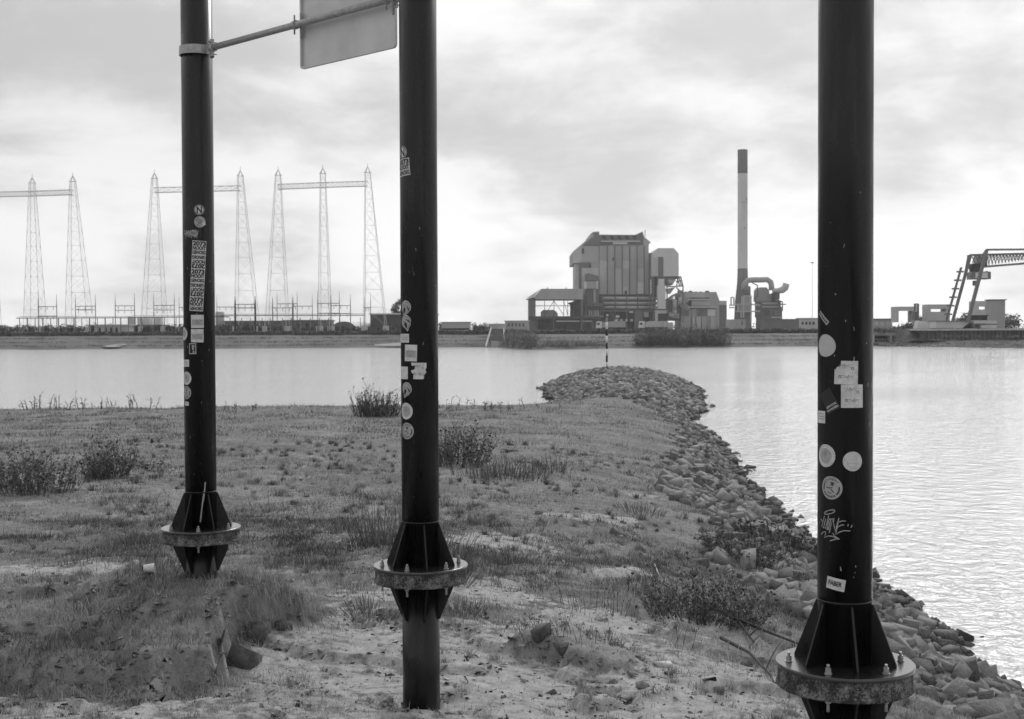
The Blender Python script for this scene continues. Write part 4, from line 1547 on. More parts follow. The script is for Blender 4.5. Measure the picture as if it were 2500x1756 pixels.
# ------------------------------------------------------------------ far bank
FZ = 5.0                                      # level of the far land
wl = [(-3000, 400), (-400, 392), (-150, 388), (-138, 372), (-128, 386), (-95, 381), (-35, 394), (-5, 392), (3, 350), (9, 336), (16, 344), (26, 356), (45, 362),
      (58, 376), (80, 380), (105, 378), (122, 360), (132, 322), (150, 318), (400, 318), (3000, 320)]
fx = spaced([(-2900, -200, 150, 8), (-200, 200, 2.2, 2.2), (200, 2900, 8, 150)])
wline = np.interp(fx, [a for a, b in wl], [b for a, b in wl]) + (fbm(fx, fx * 0, 0.08, 3) - .5) * 7
tt = np.array([-6, 0, 1.0, 4, 10, 18])
rows_y, rows_z = [], []
prof = [(-8, -1.0), (0, 0.0), (2.5, .55), (8, 1.3), (16, 2.5), (26, 3.7)]
for dy, z in prof:
    rows_y.append(wline + dy)
    rows_z.append(np.full_like(fx, z) + (0.25 * (fbm(fx, fx * 0 + dy, .12, 3) - .5) if dy > 0 else 0))
yb = np.maximum(wline + 27, 414)
CU, QU = (fx > X_(2072, 392)) & (fx <= X_(2228, 377)), fx > X_(2228, 377)     # culvert and quay stand free of the slope
for k, (cy, cz, qy, qz) in enumerate(((383, .1, 6, .35), (386, .15, 16, .9), (389, .2, 30, 1.5), (391.5, .25, None, 1.6))):
    i = k + 2
    rows_y[i] = np.where(CU, np.maximum(cy, wline + 1 + k), np.where(QU, 376.0 if qy is None else wline + qy, rows_y[i]))
    rows_z[i] = np.where(CU, cz, np.where(QU, qz, rows_z[i]))
for y_, z in ((np.where(QU, 380, np.where(CU, 410, yb)), np.where(QU, 1.6, np.where(CU, .3, 3.8))), (np.where(QU, 387, yb + 4), FZ - .1), (yb + 12, FZ), (yb * 0 + 700, FZ), (yb * 0 + 1500, FZ), (yb * 0 + 2900, FZ)):
    rows_y.append(y_)
    rows_z.append(np.zeros_like(fx) + z)
Vf = np.stack([np.tile(fx, (len(rows_y), 1)), np.array(rows_y), np.array(rows_z)], -1)
idx = np.arange(Vf.shape[0] * Vf.shape[1]).reshape(Vf.shape[:2])
Q = np.stack([idx[:-1, :-1], idx[:-1, 1:], idx[1:, 1:], idx[1:, :-1]], -1).reshape(-1, 4)
fb = link('far_bank', tri_mesh('far_bank', Vf.reshape(-1, 3), Q, None, True), M_FARG)
fb.data.materials.append(M_FARH)
nr = len(fx) - 1
mi = np.zeros(len(fb.data.polygons), dtype=np.int32)
mi[nr * 6:] = 1                                  # dark scrubby ground above the slope
fb.data.polygons.foreach_set('material_index', mi)
tag(fb, kind='structure')


def leafmass(name, blobs, n, size, lab=None, cat=None, parent=None, kind=None, group=None, lo=0.0, hi=1.0, m=None):
    """foliage or twigs as many small faces through the volume of several ellipsoids"""
    VV, AA = [], []
    vol = np.array([b[3] * b[4] * b[5] for b in blobs]) ** .7
    vol = vol / vol.sum()
    for b, fr in zip(blobs, vol):
        k = max(12, int(n * fr))
        q = rng.normal(0, 1, (k, 3))
        q /= np.linalg.norm(q, axis=1)[:, None]
        q *= (rng.random(k) ** .45)[:, None]
        lump = fbm(q[:, 0] * 3 + b[0], q[:, 2] * 3 + b[2], 1.3, 3)
        q *= (0.62 + 0.75 * lump)[:, None]
        c = q * np.array(b[3:6]) + np.array(b[:3])
        a = rng.normal(0, 1, (k, 3))
        a /= np.linalg.norm(a, axis=1)[:, None]
        e = np.cross(a, rng.normal(0, 1, (k, 3)))
        e /= np.linalg.norm(e, axis=1)[:, None]
        s = size * rng.uniform(.5, 1.5, k)[:, None]
        VV.append(np.stack([c - a * s, c + a * s, c + e * s * .8], 1).reshape(-1, 3))
        AA.append(np.repeat(np.clip(lo + (hi - lo) * (.5 + rng.normal(0, .22, k) + .8 * (lump - .5)), 0, 1), 3))
    V = np.concatenate(VV)
    me = tri_mesh(name, V, np.arange(len(V)).reshape(-1, 3), {'tint': np.concatenate(AA)})
    o = link(name, me, m or M_LEAF, parent)
    tag(o, lab, cat, group, kind)
    return o


# scrub along the top of the far bank: one dark mass
bl = []
for x in np.arange(-210, 104, 2.4):
    y = float(np.interp(x, fx, yb)) + 1.5
    bl.append((x, y + rng.uniform(-1, 1), 4.5 + rng.uniform(-.2, .2), 2.6, 1.6, rng.uniform(.6, 1.1)))
for x in np.arange(-190, -85, 2.6):
    bl.append((x, 452 + rng.uniform(-2, 2), 6.0, 2.4, 2.0, rng.uniform(1.0, 2.0)))
for x in np.arange(-85, -40, 3):
    bl.append((x, 462, 5.6, 2.4, 2.0, rng.uniform(.7, 1.6)))
leafmass('bank_scrub', bl, 42000, .34, 'low dark scrub along the top of the far bank', 'scrub', kind='stuff', hi=.75)
# grass and low herbs on the far slope
bl = []
for x in np.arange(-200, 135, 2.0):
    y0 = float(np.interp(x, fx, wline))
    for t in (5, 12, 20):
        z = np.interp(t, [0, 2.5, 8, 16, 26], [0, .55, 1.3, 2.5, 3.7])
        bl.append((x + rng.uniform(-1, 1), y0 + t + rng.uniform(-2, 2), z + .05, 1.8, 2.2, .28))
leafmass('bank_herbs', bl, 26000, .2, 'rough grass on the slope of the far bank', 'grass', kind='stuff', lo=.6, hi=1.5, m=tint_mat('far_herbs', .05, .2))
# distant trees on the horizon
bl = []
for x in np.arange(-520, 760, 7):
    bl.append((x, 1500 + rng.uniform(-60, 60), FZ + 1.5, 9, 9, rng.uniform(2.5, 7.5)))
leafmass('distant_trees', bl, 16000, 1.1, 'far-off tree line on the horizon', 'trees', kind='stuff', m=tint_mat('distant_foliage', .09, .2))
bl = []
for u, vt in ((2200, 798), (2225, 788), (2250, 778), (2262, 770), (2285, 780), (2310, 792), (2345, 778), (2365, 762), (2380, 770), (2400, 780), (2440, 775), (2470, 768)):
    x = X_(u, 560)
    h = Z_(vt, 560, u) - FZ
    bl.append((x, 560, FZ + h * .45, 4.2, 4, h * .6))
leafmass('tree_belt', bl, 9000, .5, 'bare trees massed behind the concrete frames and crane', 'trees', kind='stuff', m=tint_mat('bare_tree_belt', .07, .17))


def shrub(u0, u1, vt, n, label, size=.25, lo=0, hi=1, pale=False, up=3.0):
    """bare shrubs rooted just above the far water line between two picture columns"""
    Y = 370.0
    xs = np.linspace(X_(u0, Y), X_(u1, Y), max(3, int((u1 - u0) / 11)))
    ys = np.interp(xs, fx, wline) + up
    root = empty('shrub', (float(xs.mean()), float(ys.mean()), .6), label, 'shrub', 'bare shrubs along the far water edge')
    bl, s = [], Stalks()
    random.seed(int(u0))
    for x, y in zip(xs, ys):
        z1 = Z_(vt, y, (u0 + u1) / 2)
        hh = (z1 - .4) * rng.uniform(.72, 1.05)
        bl.append((x + rng.uniform(-.6, .6), y + rng.uniform(-1, 2.5), .3 + hh * .40, rng.uniform(1.5, 2.4), 2.0, hh * .55))
        for i in range(34):
            s.stem((x + random.uniform(-2, 2), y + random.uniform(-1, 3), .2), (random.gauss(0, .28), random.gauss(0, .2), 1), hh * random.uniform(.6, 1.25), .05, .022, .4, random.uniform(.05, .5), 3)
    leafmass('twigs', bl, n, size, parent=root, lo=lo, hi=hi, m=tint_mat('shrub_twigs', .14, .32) if pale else tint_mat('shrub_twigs', .09, .30))
    s.build('stems', root)


shrub(1236, 1300, 798, 2600, 'dark rounded bare shrub at the water left of the pale reeds')
shrub(1322, 1452, 824, 2400, 'low pale reeds on the spit in front of the power plant', .22, .5, 1.3, True, 5)
shrub(1550, 1662, 792, 5200, 'large bare shrub mass at the water right of the beacon')
shrub(1664, 1782, 788, 5200, 'large bare shrub mass at the water below the chimney')
shrub(1094, 1178, 842, 500, 'low dark herbs at the water left of the landing stair', .2)

# sand strips at the far water edge
sm_ = mat('far_sand', .34, .95, .15, .3)
for u0, u1, Y in ((905, 1010, 381), (225, 275, 380)):
    x0, x1 = X_(u0, Y), X_(u1, Y)
    vs = [(x0, Y + 9, .55), ((x0 + x1) / 2, Y + 6, .5), (x1, Y + 6, .5), (x1, Y + 16, 1.35), ((x0 + x1) / 2, Y + 14, 1.25), (x0, Y + 11, .8)]
    vs += [(a, b, c + .16) for a, b, c in vs]
    o = MB().add(vs, [(0, 1, 2, 3, 4, 5), (11, 10, 9, 8, 7, 6)] + [(i, (i + 1) % 6, (i + 1) % 6 + 6, i + 6) for i in range(6)]).build('sand_strip', sm_)
    tag(o, kind='structure')

# ------------------------------------------------------------------ switchyard
YT = 455.0


def lattice(mb, base, top, zb, zt, panels, leg=.115, br=.05):
    """four-legged tapering lattice; base/top = (x0, x1, y0, y1)"""
    def at(t):
        return [base[i] + (top[i] - base[i]) * t for i in range(4)]

    def cor(t):
        x0, x1, y0, y1 = at(t)
        z = zb + (zt - zb) * t
        return [Vector((x0, y0, z)), Vector((x1, y0, z)), Vector((x1, y1, z)), Vector((x0, y1, z))]
    ts = [1 - (1 - k / panels) ** 1.35 for k in range(panels + 1)]
    for k in range(panels):
        a, b = cor(ts[k]), cor(ts[k + 1])
        for i in range(4):
            j = (i + 1) % 4
            mb.bar(a[i], b[i], leg)
            mb.bar(a[i], b[j], br)
            mb.bar(a[j], b[i], br)
            mb.bar(b[i], b[j], br * 1.2)
    return cor(1)


def gantry(towers, ybeam, label, YT=YT):
    """towers: (peak u, peak v, base u0, base u1, top platform half width px)"""
    uc = sum(t[0] for t in towers) / len(towers)
    root = empty('lattice_gantry', (X_(uc, YT), YT, FZ), label, 'pylon', 'lattice switchyard gantries')
    tops = []
    for (u, v, b0, b1) in towers:
        zt = Z_(v + 22, YT, u)
        x = X_(u, YT)
        tw = MB()
        top4 = lattice(tw, (X_(b0, YT), X_(b1, YT), YT - 3.6, YT + 3.6), (x - .85, x + .85, YT - .8, YT + .8), FZ + 1.9, zt, 11)
        pk = Vector((x, YT, Z_(v + 8, YT, u)))
        for c in top4:
            tw.bar(c, pk, .16)
        tw.bar(pk, (x, YT, Z_(v, YT, u)), .14)
        tw.bar((x - 1.3, YT, zt), (x + 1.3, YT, zt), .2)
        tw.build('tower', M_LATT, root)
        for bx in (X_(b0, YT), X_(b1, YT)):
            for by in (YT - 3.6, YT + 3.6):
                MB().box(bx - .65, bx + .65, by - .65, by + .65, FZ - .3, FZ + 1.9).build('footing', M_CONC, root)
        tops.append(x)
    for i in range(len(tops) - 1):
        bm_ = MB()
        va, vb = ybeam[i], ybeam[i + 1]
        for yy in (YT - .8, YT + .8):
            n = 9
            pts = []
            for k in range(n + 1):
                t = k / n
                x = tops[i] + (tops[i + 1] - tops[i]) * t
                zc = Z_(va + (vb - va) * t, YT, uc)
                pts.append((Vector((x, yy, zc + .85)), Vector((x, yy, zc - .85))))
            for k in range(n):
                bm_.bar(pts[k][0], pts[k + 1][0], .13)
                bm_.bar(pts[k][1], pts[k + 1][1], .17)
                bm_.bar(pts[k][0], pts[k + 1][1], .08)
                bm_.bar(pts[k][1], pts[k + 1][0], .08)
                bm_.bar(pts[k][0], pts[k][1], .08)
                bm_.bar(pts[k][0], pts[k][0] + Vector((0, 1.6 if yy < YT else -1.6, 0)), .1)
        bm_.build('crossbeam', M_LATT, root)


gantry([(-22, 428, -60, -6), (83, 425, 66, 106), (182, 421, 167, 222)], (475, 473, 470), 'lattice gantry of tall tapering towers at the far left edge')
gantry([(381, 414, 350, 404), (590, 408, 578, 630)], (464, 460), 'lattice gantry of two tall towers seen either side of the leftmost post', 452)
gantry([(682, 406, 651, 703), (791, 402, 780, 808), (900, 399, 890, 942)], (456, 452, 449), 'lattice gantry of three tall towers left of the middle post', 449)


def yard_frame(u0, u1, vt, bars, label, Y=442, r=.13, m=M_MAST, vt2=None):
    root = empty('switchyard_frame', (X_((u0 + u1) / 2, Y), Y, FZ), label, 'frame', 'slim switchyard mast frames')
    for u, v in ((u0, vt), (u1, vt2 or vt)):
        x = X_(u, Y)
        zt = Z_(v, Y, u)
        MB().tube([(x, Y, FZ - .2), (x, Y, FZ + (zt - FZ) * .72), (x, Y, zt)], [r * 1.25, r, r * .35], 8).build('mast', m, root)
    for v in bars:
        z = Z_(v, Y, u0)
        MB().bar((X_(u0, Y), Y, z), (X_(u1, Y), Y, z), .22).build('crossbar', m, root)
        n = max(2, int((u1 - u0) / 14))
        for k in range(n):
            x = X_(u0 + (u1 - u0) * (k + .5) / n, Y)
            MB().tube([(x, Y - .2, z - .1), (x, Y - .2, z - 1.1)], .11, 6).build('insulator', M_PIPE, root)


yard_frame(94, 139, 718, (749, 772), 'mast frame at the far left edge of the switchyard')
yard_frame(185, 233.6, 718, (748, 757), 'mast frame in front of the second lattice tower')
yard_frame(282, 329, 716, (747, 758), 'mast frame above the pale low building with dark doors')
yard_frame(376, 426, 715, (746, 757), 'mast frame just left of the leftmost post')
yard_frame(530, 574.5, 722, (750,), 'light mast frame just right of the leftmost post', 446, .10)
yard_frame(574.5, 623.5, 723, (743.5, 752), 'dark thick mast frame between the left and middle posts', 438, .30, M_DARK)
yard_frame(666, 716, 724, (752,), 'mast frame with one thick dark mast under the three-tower gantry', 440, .17)
yard_frame(677, 726, 711, (742,), 'tall slim mast frame under the left tower of the three-tower gantry', 446, .11)
yard_frame(714, 763, 718, (748,), 'slim mast frame between the left and centre towers', 450, .10)
yard_frame(776, 829, 711, (741, 765), 'tall slim mast frame astride the centre tower', 444, .12)
yard_frame(808, 856, 718, (746.5, 766), 'mast frame right of the centre tower', 440, .13)
yard_frame(438, 470, 724, (751,), 'mast frame hidden partly by the leftmost post', 448, .10)
yard_frame(890, 905, 726, (752,), 'slim mast pair beside the right tower', 446, .10, vt2=712)

# long rack carrying the busbars
root = empty('busbar_rack', (X_(480, 434), 434, FZ), 'long low busbar rack running the whole width of the switchyard', 'rack')
for u0, u1, v in ((40, 316, 777), (316, 560, 775), (540, 890, 771)):
    MB().bar((X_(u0, 434), 434, Z_(v, 434, u0)), (X_(u1, 434), 434, Z_(v - 1, 434, u1)), .30).build('rail', M_MAST, root)
    MB().bar((X_(u0, 434), 436, Z_(v - 3.5, 434, u0)), (X_(u1, 434), 436, Z_(v - 4.5, 434, u1)), .14).build('rail', M_MAST, root)
for u in list(range(48, 330, 19)) + [345, 372, 402, 430, 520, 562, 590, 612, 640, 660, 690, 711, 733, 758, 780, 803, 830, 856, 880]:
    x = X_(u, 434)
    MB().bar((x, 434, FZ - .2), (x, 434, Z_(776, 434, u)), .3 if u % 2 else .2).build('post', M_MAST, root)

# transformers and other apparatus
for i, (u0, u1, vt, m, lab) in enumerate(((312, 326, 774, M_CONC, 'pale box transformer, leftmost of the row beside the low building'), (335, 346, 776, M_CLADP, 'narrow pale box transformer, second of the row'),
                                     (350, 365, 774, M_CLADP, 'grey box transformer in the middle of the row'), (376, 393, 774, M_CLADP, 'grey box transformer nearest the leftmost post'))):
    Y = 455
    root = empty('transformer', (X_((u0 + u1) / 2, Y), Y, FZ), lab, 'transformer', 'transformers in the switchyard')
    MB().box(X_(u0, Y), X_(u1, Y), Y, Y + 3, Z_(793, Y, u0), Z_(vt, Y, u0)).build('tank', m, root)
    MB().box(X_(u0 - 2, Y), X_(u1 + 2, Y), Y - .6, Y + 3.4, FZ - .2, Z_(793, Y, u0) - .01).build('plinth', M_CLADD, root)


def house(name, u0, u1, v0, v1, Y, depth, m, label, cat='building', roof=None, roof_m=None, openings=()):
    root = empty(name, (X_((u0 + u1) / 2, Y), Y, FZ), label, cat)
    x0, x1, zt = X_(u0, Y), X_(u1, Y), Z_(v0, Y, (u0 + u1) / 2)
    MB().box(x0, x1, Y, Y + depth, FZ - .3, zt).build('wall', m, root)
    if roof:
        MB().box(x0 - .4, x1 + .4, Y - .4, Y + depth + .4, zt + .003, zt + roof).build('roof', roof_m or M_CLADD, root)
    for nm, a, b, c, e, om in openings:
        MB().box(X_(a, Y), X_(b, Y), Y - .12, Y - .003, max(FZ - .2, Z_(e, Y, a)), Z_(c, Y, a)).build(nm, om, root)
    return root


house('relay_building', 218, 315, 795, 812, 436, 7, M_CONC, 'pale low building with a row of dark doors in the switchyard', roof=.35, roof_m=M_CLADP,
      openings=[('gate', 222, 230, 796, 812, M_DARK)] + [('door', a, a + 5, 800, 811, M_DARK) for a in (241, 256, 269, 282)])
for i, (u0, u1, v, lab) in enumerate(((548, 690, 786, 'long dark shed left of the arched hangar, behind the mast frames'), (694, 806, 784, 'dark low shed between the long shed and the arched hangar'))):
    house('shed', u0, u1, v, 806, 470 + 4 * i, 10, M_CLADD, lab, roof=.4, openings=[('door', u0 + 8 + 22 * k, u0 + 16 + 22 * k, v + 6, 802, M_DARK) for k in range(int((u1 - u0) / 24))])
root = empty('storage_tank', (X_(537, 480), 480, FZ), 'grey cylindrical tank right beside the leftmost post', 'tank')
x = X_(537, 480)
MB().lathe([(0, FZ - .2), (1.6, FZ - .2), (1.6, Z_(760, 480)), (1.2, Z_(758.5, 480)), (0, Z_(758.5, 480))], x, 480, 24).build('shell', M_CLAD, root)
MB().lathe([(1.62, Z_(770, 480)), (1.68, Z_(770, 480)), (1.68, Z_(769, 480)), (1.62, Z_(769, 480))], x, 480, 24).build('hoop', M_CLADD, root)
# arched hangar
root = empty('arched_hangar', (X_(845, 462), 462, FZ), 'round-roofed hangar with dark arched end and pale roof', 'building')
xa, xb = X_(810, 462), X_(868, 462)
arc = [(xa + (xb - xa) * (.5 - .5 * math.cos(t)), FZ + (Z_(785, 462, 840) - FZ) * (.25 + .75 * math.sin(t))) for t in [math.pi * k / 12 for k in range(13)]]
MB().prism([(xa, FZ - .2)] + arc + [(xb, FZ - .2)], 462, 462.4).build('end_wall', M_CLADD, root)
mb = MB()
sh = X_(893, 462) - xb
vs = [(x, 462.41, z) for x, z in arc] + [(x + sh, 486, z) for x, z in arc]
mb.add(vs, [(i, i + 1, i + 14, i + 13) for i in range(12)], True)
mb.build('roof', M_CLADP, root)
MB().add([(xb, 462.41, FZ - .2), (xb + sh, 486, FZ - .2), (xb + sh, 486, arc[-1][1]), (xb, 462.41, arc[-1][1])], [(0, 1, 2, 3)]).build('side_wall', M_CLADD, root)
# warehouse and pine
house('warehouse', 904, 1062, 768, 806, 470, 20, mat('dark_warehouse', .085, .8, .12, .1, (1, 1, .2)), 'big dark flat-roofed warehouse partly hidden by the middle post', roof=.45, roof_m=M_CLADP,
      openings=[('plinth', 905, 1061, 795, 806, M_DARK)])
root = empty('pine_tree', (X_(985, 500), 500, FZ), 'dark pine tree rising above the warehouse beside the middle post', 'tree')
x, zt = X_(985, 500), Z_(732, 500)
MB().tube([(x, 500, FZ - .2), (x + .3, 500, FZ + 5), (x, 500, zt - 1)], [.35, .28, .08], 8).build('trunk', M_TRUNK, root)
bl = [(X_(u, 500), 500 + rng.uniform(-1, 1), Z_(v, 500), a, 1.6, b) for u, v, a, b in ((966, 750, 1.9, 1.6), (960, 757, 1.2, .9), (974, 739, 1.4, .8), (985, 735, 2.4, 1.3), (1000, 745, 2.6, 1.8), (978, 761, 1.6, .7), (1005, 758, 2, 1), (968, 762, 1.3, .7))]
leafmass('crown', bl, 2600, .3, parent=root, hi=.5)
mb = MB()
for b in bl:
    mb.bar((x, 500, b[2] - 1.0), (b[0], b[1], b[2]), .14)
mb.build('limbs', M_TRUNK, root)

# low sheds and landing stage between the middle post and the power plant
house('shed', 1078, 1147, 787.5, 801.5, 520, 14, M_CLADL, 'long grey shed right of the middle post on the far bank', roof=.25, roof_m=M_CLAD, openings=[('plinth', 1079, 1146, 801.5, 806, M_DARK)])
house('shed', 1193, 1234, 792, 806, 620, 10, M_CLADL, 'small pale shed left of the big dark shrub on the far bank', roof=.3, roof_m=M_CLADP)
house('shed', 1233, 1292, 785, 806, 640, 12, M_CLAD, 'grey shed directly left of the coal shed legs', roof=.5, roof_m=M_CLADP, openings=[('window', 1240 + 9 * k, 1244 + 9 * k, 790, 797, M_DARK) for k in range(5)])
for u, vt, r in ((1158, 789, 1.6), (1182, 788, 2.2), (1172, 794, 1.8), (1076, 787, 1.4)):
    Y = 560
    root = empty('small_tree', (X_(u, Y), Y, FZ), {1158: 'small dark tree right of the long grey shed', 1182: 'bushy tree in front of the small pale shed', 1172: 'low round tree between the two small dark trees', 1076: 'small dark tree touching the middle post on the far bank'}[u], 'tree', 'small trees on the far bank')
    x = X_(u, Y)
    MB().tube([(x, Y, FZ - .2), (x, Y, FZ + 1.5)], [.2, .1], 6).build('trunk', M_TRUNK, root)
    zt = Z_(vt, Y, u)
    leafmass('crown', [(x, Y, FZ + (zt - FZ) * .55, r, r, (zt - FZ) * .5), (x + r * .5, Y, FZ + (zt - FZ) * .3, r, r, (zt - FZ) * .35)], 500, .3, parent=root)
Y = 386
root = empty('landing_stage', (X_(1215, Y), Y, 1), 'dark concrete landing stair set into the far bank with a pale sloping kerb', 'stair')
MB().box(X_(1199, Y), X_(1230, Y), Y + 14, Y + 24, .2, Z_(803, Y + 14, 1215)).build('back_wall', M_CLADD, root)
for k, (v0, v1) in enumerate(((819, 831), (833, 848))):
    MB().box(X_(1198 - 3 * k, Y), X_(1229, Y), Y + 6 - 4 * k, Y + 13.9 - 6 * k, -.2, Z_(v0, Y + 6 - 4 * k, 1215)).build('step', M_CLAD if k else M_CLADD, root)
MB().bar(P(1186, 846, Y - 4), P(1199, 802, Y + 14), .35, .5).build('kerb', M_CONC, root)
MB().bar(P(1231, 845, Y - 2), P(1230, 804, Y + 14), .35, .5).build('kerb', M_CONC, root)
MB().add([P(1176, 848, Y - 5), P(1198, 848, Y - 2), P(1199, 818, Y + 5.9), P(1193, 828, Y + 4)], [(0, 1, 2, 3)]).build('side_wall', M_DARK, root)

# ------------------------------------------------------------------ power plant
YP = 900.0


def z3(x, y):
    return 1240 + x / 4.48, 520 + y / 4.48


def zc(x, y):
    return 1560 + x / 7.653, 700 + y / 7.653


def zd(x, y):
    return 1780 + x / 8.49, 670 + y / 8.49


def ext(root, name, pts, Y, depth, m, fn=z3):
    poly = []
    for x, y in pts:
        u, v = fn(x, y)
        q_ = P(u, v, Y)
        foot = y >= {'z3': 1195, 'zc': 655, 'zd': 925}[fn.__name__]         # stands on the ground
        poly.append((q_.x, FZ - .5 if foot else max(q_.z, FZ - .5)))
    return MB().prism(poly, Y, Y + depth).build(name, m, root)


def rc(x0, x1, y0, y1):
    return [(x0, y1), (x1, y1), (x1, y0), (x0, y0)]


def pip(root, name, pts, Y, r, m, fn=z3, seg=12):
    q_ = []
    for p in pts:
        u, v = fn(p[0], p[1])
        q_.append(P(u, v, Y + (p[2] if len(p) > 2 else 0)))
    return MB().tube(q_, r, seg).build(name, m, root)


u, v = z3(1150, 1200)
bh = empty('boiler_house', (X_(u, YP), YP, FZ), 'tall grey boiler house with ribbed facade and dark sloping roof', 'building')
ext(bh, 'wall', [(770, 1240), (770, 545), (715, 552), (715, 420), (905, 258), (905, 228), (935, 206), (1000, 203), (1000, 237), (1390, 240), (1475, 203), (1490, 260), (1565, 323), (1540, 345), (1540, 1240)], YP, 60, M_CLAD)
ext(bh, 'roof_front', [(818, 362), (945, 258), (945, 215), (998, 215), (998, 245), (1390, 247), (1470, 214), (1482, 262), (1482, 350), (1330, 352), (1310, 335), (1140, 335), (1130, 352), (1000, 356)], YP - .6, .59, M_CLADD)
for k in range(5):
    ext(bh, 'roof_vent', [(1045 + 82 * k, 290), (1085 + 82 * k, 290), (1065 + 82 * k, 250), (1030 + 82 * k, 250)], YP - .9, .29, M_DARK)
ext(bh, 'roof_walkway', rc(1020, 1445, 303, 318), YP - 2.2, 1.55, M_CLADL)
ext(bh, 'roof_walkway', rc(1150, 1310, 320, 342), YP - 1.8, 1.15, M_CLADP)
ext(bh, 'light_gable', [(715, 552), (715, 420), (930, 236), (940, 240), (806, 366), (806, 540), (770, 545)], YP - .5, .49, M_CLADL)
ext(bh, 'upper_wall', rc(808, 992, 366, 540), YP - .4, .39, M_CLAD)
ext(bh, 'recess_panel', rc(776, 910, 545, 600), YP - .35, .34, M_CLADD)
ext(bh, 'recess_panel', rc(776, 806, 601, 830), YP - .35, .34, M_CLADD)
ext(bh, 'lower_wall', rc(808, 992, 603, 900), YP - .5, .49, M_CLADL)
ext(bh, 'left_pilaster', rc(733, 773, 553, 830), YP + 2, 30, M_CONC)
for a, b, c, e in ((812, 830, 388, 446), (886, 906, 568, 596), (1144, 1156, 488, 524)):
    ext(bh, 'window', rc(a, b, c, e), YP - 1.35, .3, M_GLASS)
ed = [1002, 1088, 1170, 1250, 1332, 1413, 1490, 1538]
for k in range(7):
    a, b = ed[k] + 2, ed[k + 1] - 3
    ext(bh, 'facade_panel', rc(a, b, 362, 520), YP - 1.0, .99, M_CLAD)
    ext(bh, 'facade_panel', rc(a, b, 522, 608), YP - 1.0, .99, (M_CLADL, M_CLAD, M_CLAD, M_CLADL, M_CLAD, M_CLAD, M_CLAD)[k])
    lo = 890 if k < 6 else 910
    ext(bh, 'facade_panel', rc(a, b, 610, lo), YP - 1.0, .99, (M_CLADL, M_CLAD, M_CLADL, M_CLAD, M_CLAD, M_CLADL, M_CLAD)[k])
for k in range(1, 7):
    u0, v0 = z3(ed[k], 360)
    u1, v1 = z3(ed[k], 890)
    MB().bar(P(u0, v0, YP - 1.3), P(u1, v1, YP - 1.3), .7, .6).build('facade_rib', M_CLADD, bh)
ext(bh, 'pale_cladding_sheet', rc(1418, 1484, 762, 884), YP - 1.4, .35, M_CLADP)
ext(bh, 'pale_cladding_sheet', rc(1262, 1318, 815, 890), YP - 1.4, .35, M_CONC)
ext(bh, 'hatch', rc(1278, 1302, 850, 890), YP - 1.6, .18, M_DARK)
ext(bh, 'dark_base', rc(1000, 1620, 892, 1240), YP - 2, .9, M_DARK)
ext(bh, 'mast', rc(1497, 1504, 186, 262), YP + 1, .8, M_CLADD)
# stair tower in front of the left bay
ext(bh, 'stair_tower', rc(862, 990, 745, 1240), YP - 9, 7, M_CLADD)
ext(bh, 'stair_tower_head', [(848, 742), (848, 668), (880, 660), (990, 690), (990, 742)], YP - 10, 8, M_CLADD)
ext(bh, 'stair_landing', rc(832, 985, 750, 828), YP - 10.5, 1.4, M_CLAD)
ext(bh, 'stair_landing_edge', rc(832, 862, 755, 830), YP - 11, .45, M_CLADP)
ext(bh, 'stair_landing_edge', rc(968, 986, 745, 830), YP - 11, .45, M_CLADP)
ext(bh, 'shaft_edge', rc(935, 962, 835, 985), YP - 9.6, .5, M_CLAD)
# big ducts along the foot of the facade
for y, r in ((935, 1.15), (988, 1.1), (1034, 1.1)):
    pip(bh, 'pipe', [(1028 if y < 950 else 1050, y), (1640, y)], YP - 9, r, M_PIPE, seg=14)
ext(bh, 'pipe_rack', rc(1000, 1640, 1062, 1080), YP - 10, 6, M_CLADD)
for x in (1040, 1175, 1300, 1420, 1560):
    ext(bh, 'rack_post', rc(x - 5, x + 5, 900, 1235), YP - 11, .9, M_CLADD)
for a, b, c, e, m in ((1080, 1180, 1090, 1170, M_DARK), (1385, 1475, 1080, 1200, M_CLADD), (1490, 1540, 1085, 1140, M_CLAD), (1180, 1220, 1120, 1145, M_WHITE), (1165, 1205, 1160, 1185, M_WHITE), (1225, 1255, 1162, 1188, M_CONC), (1285, 1310, 1162, 1188, M_CONC), (1340, 1368, 1160, 1188, M_CONC), (1330, 1370, 1078, 1092, M_WHITE)):
    ext(bh, 'equipment_box', rc(a, b, c, e), YP - 14, 3, m)
ext(bh, 'gallery', rc(815, 1045, 990, 1022), YP - 13, 8, M_CLADD)
ext(bh, 'gallery_rail', rc(820, 1045, 1125, 1134), YP - 14, .6, M_CLADL)
for k in range(5):
    ext(bh, 'gallery_pump', rc(885 + 24 * k, 899 + 24 * k, 1062 + 8 * (k % 2), 1122), YP - 13, 1.5, M_CLADL)
for x in (850, 862, 930, 1010):
    ext(bh, 'gallery_post', rc(x, x + 8, 1022, 1235), YP - 13.5, .6, M_CLADD)

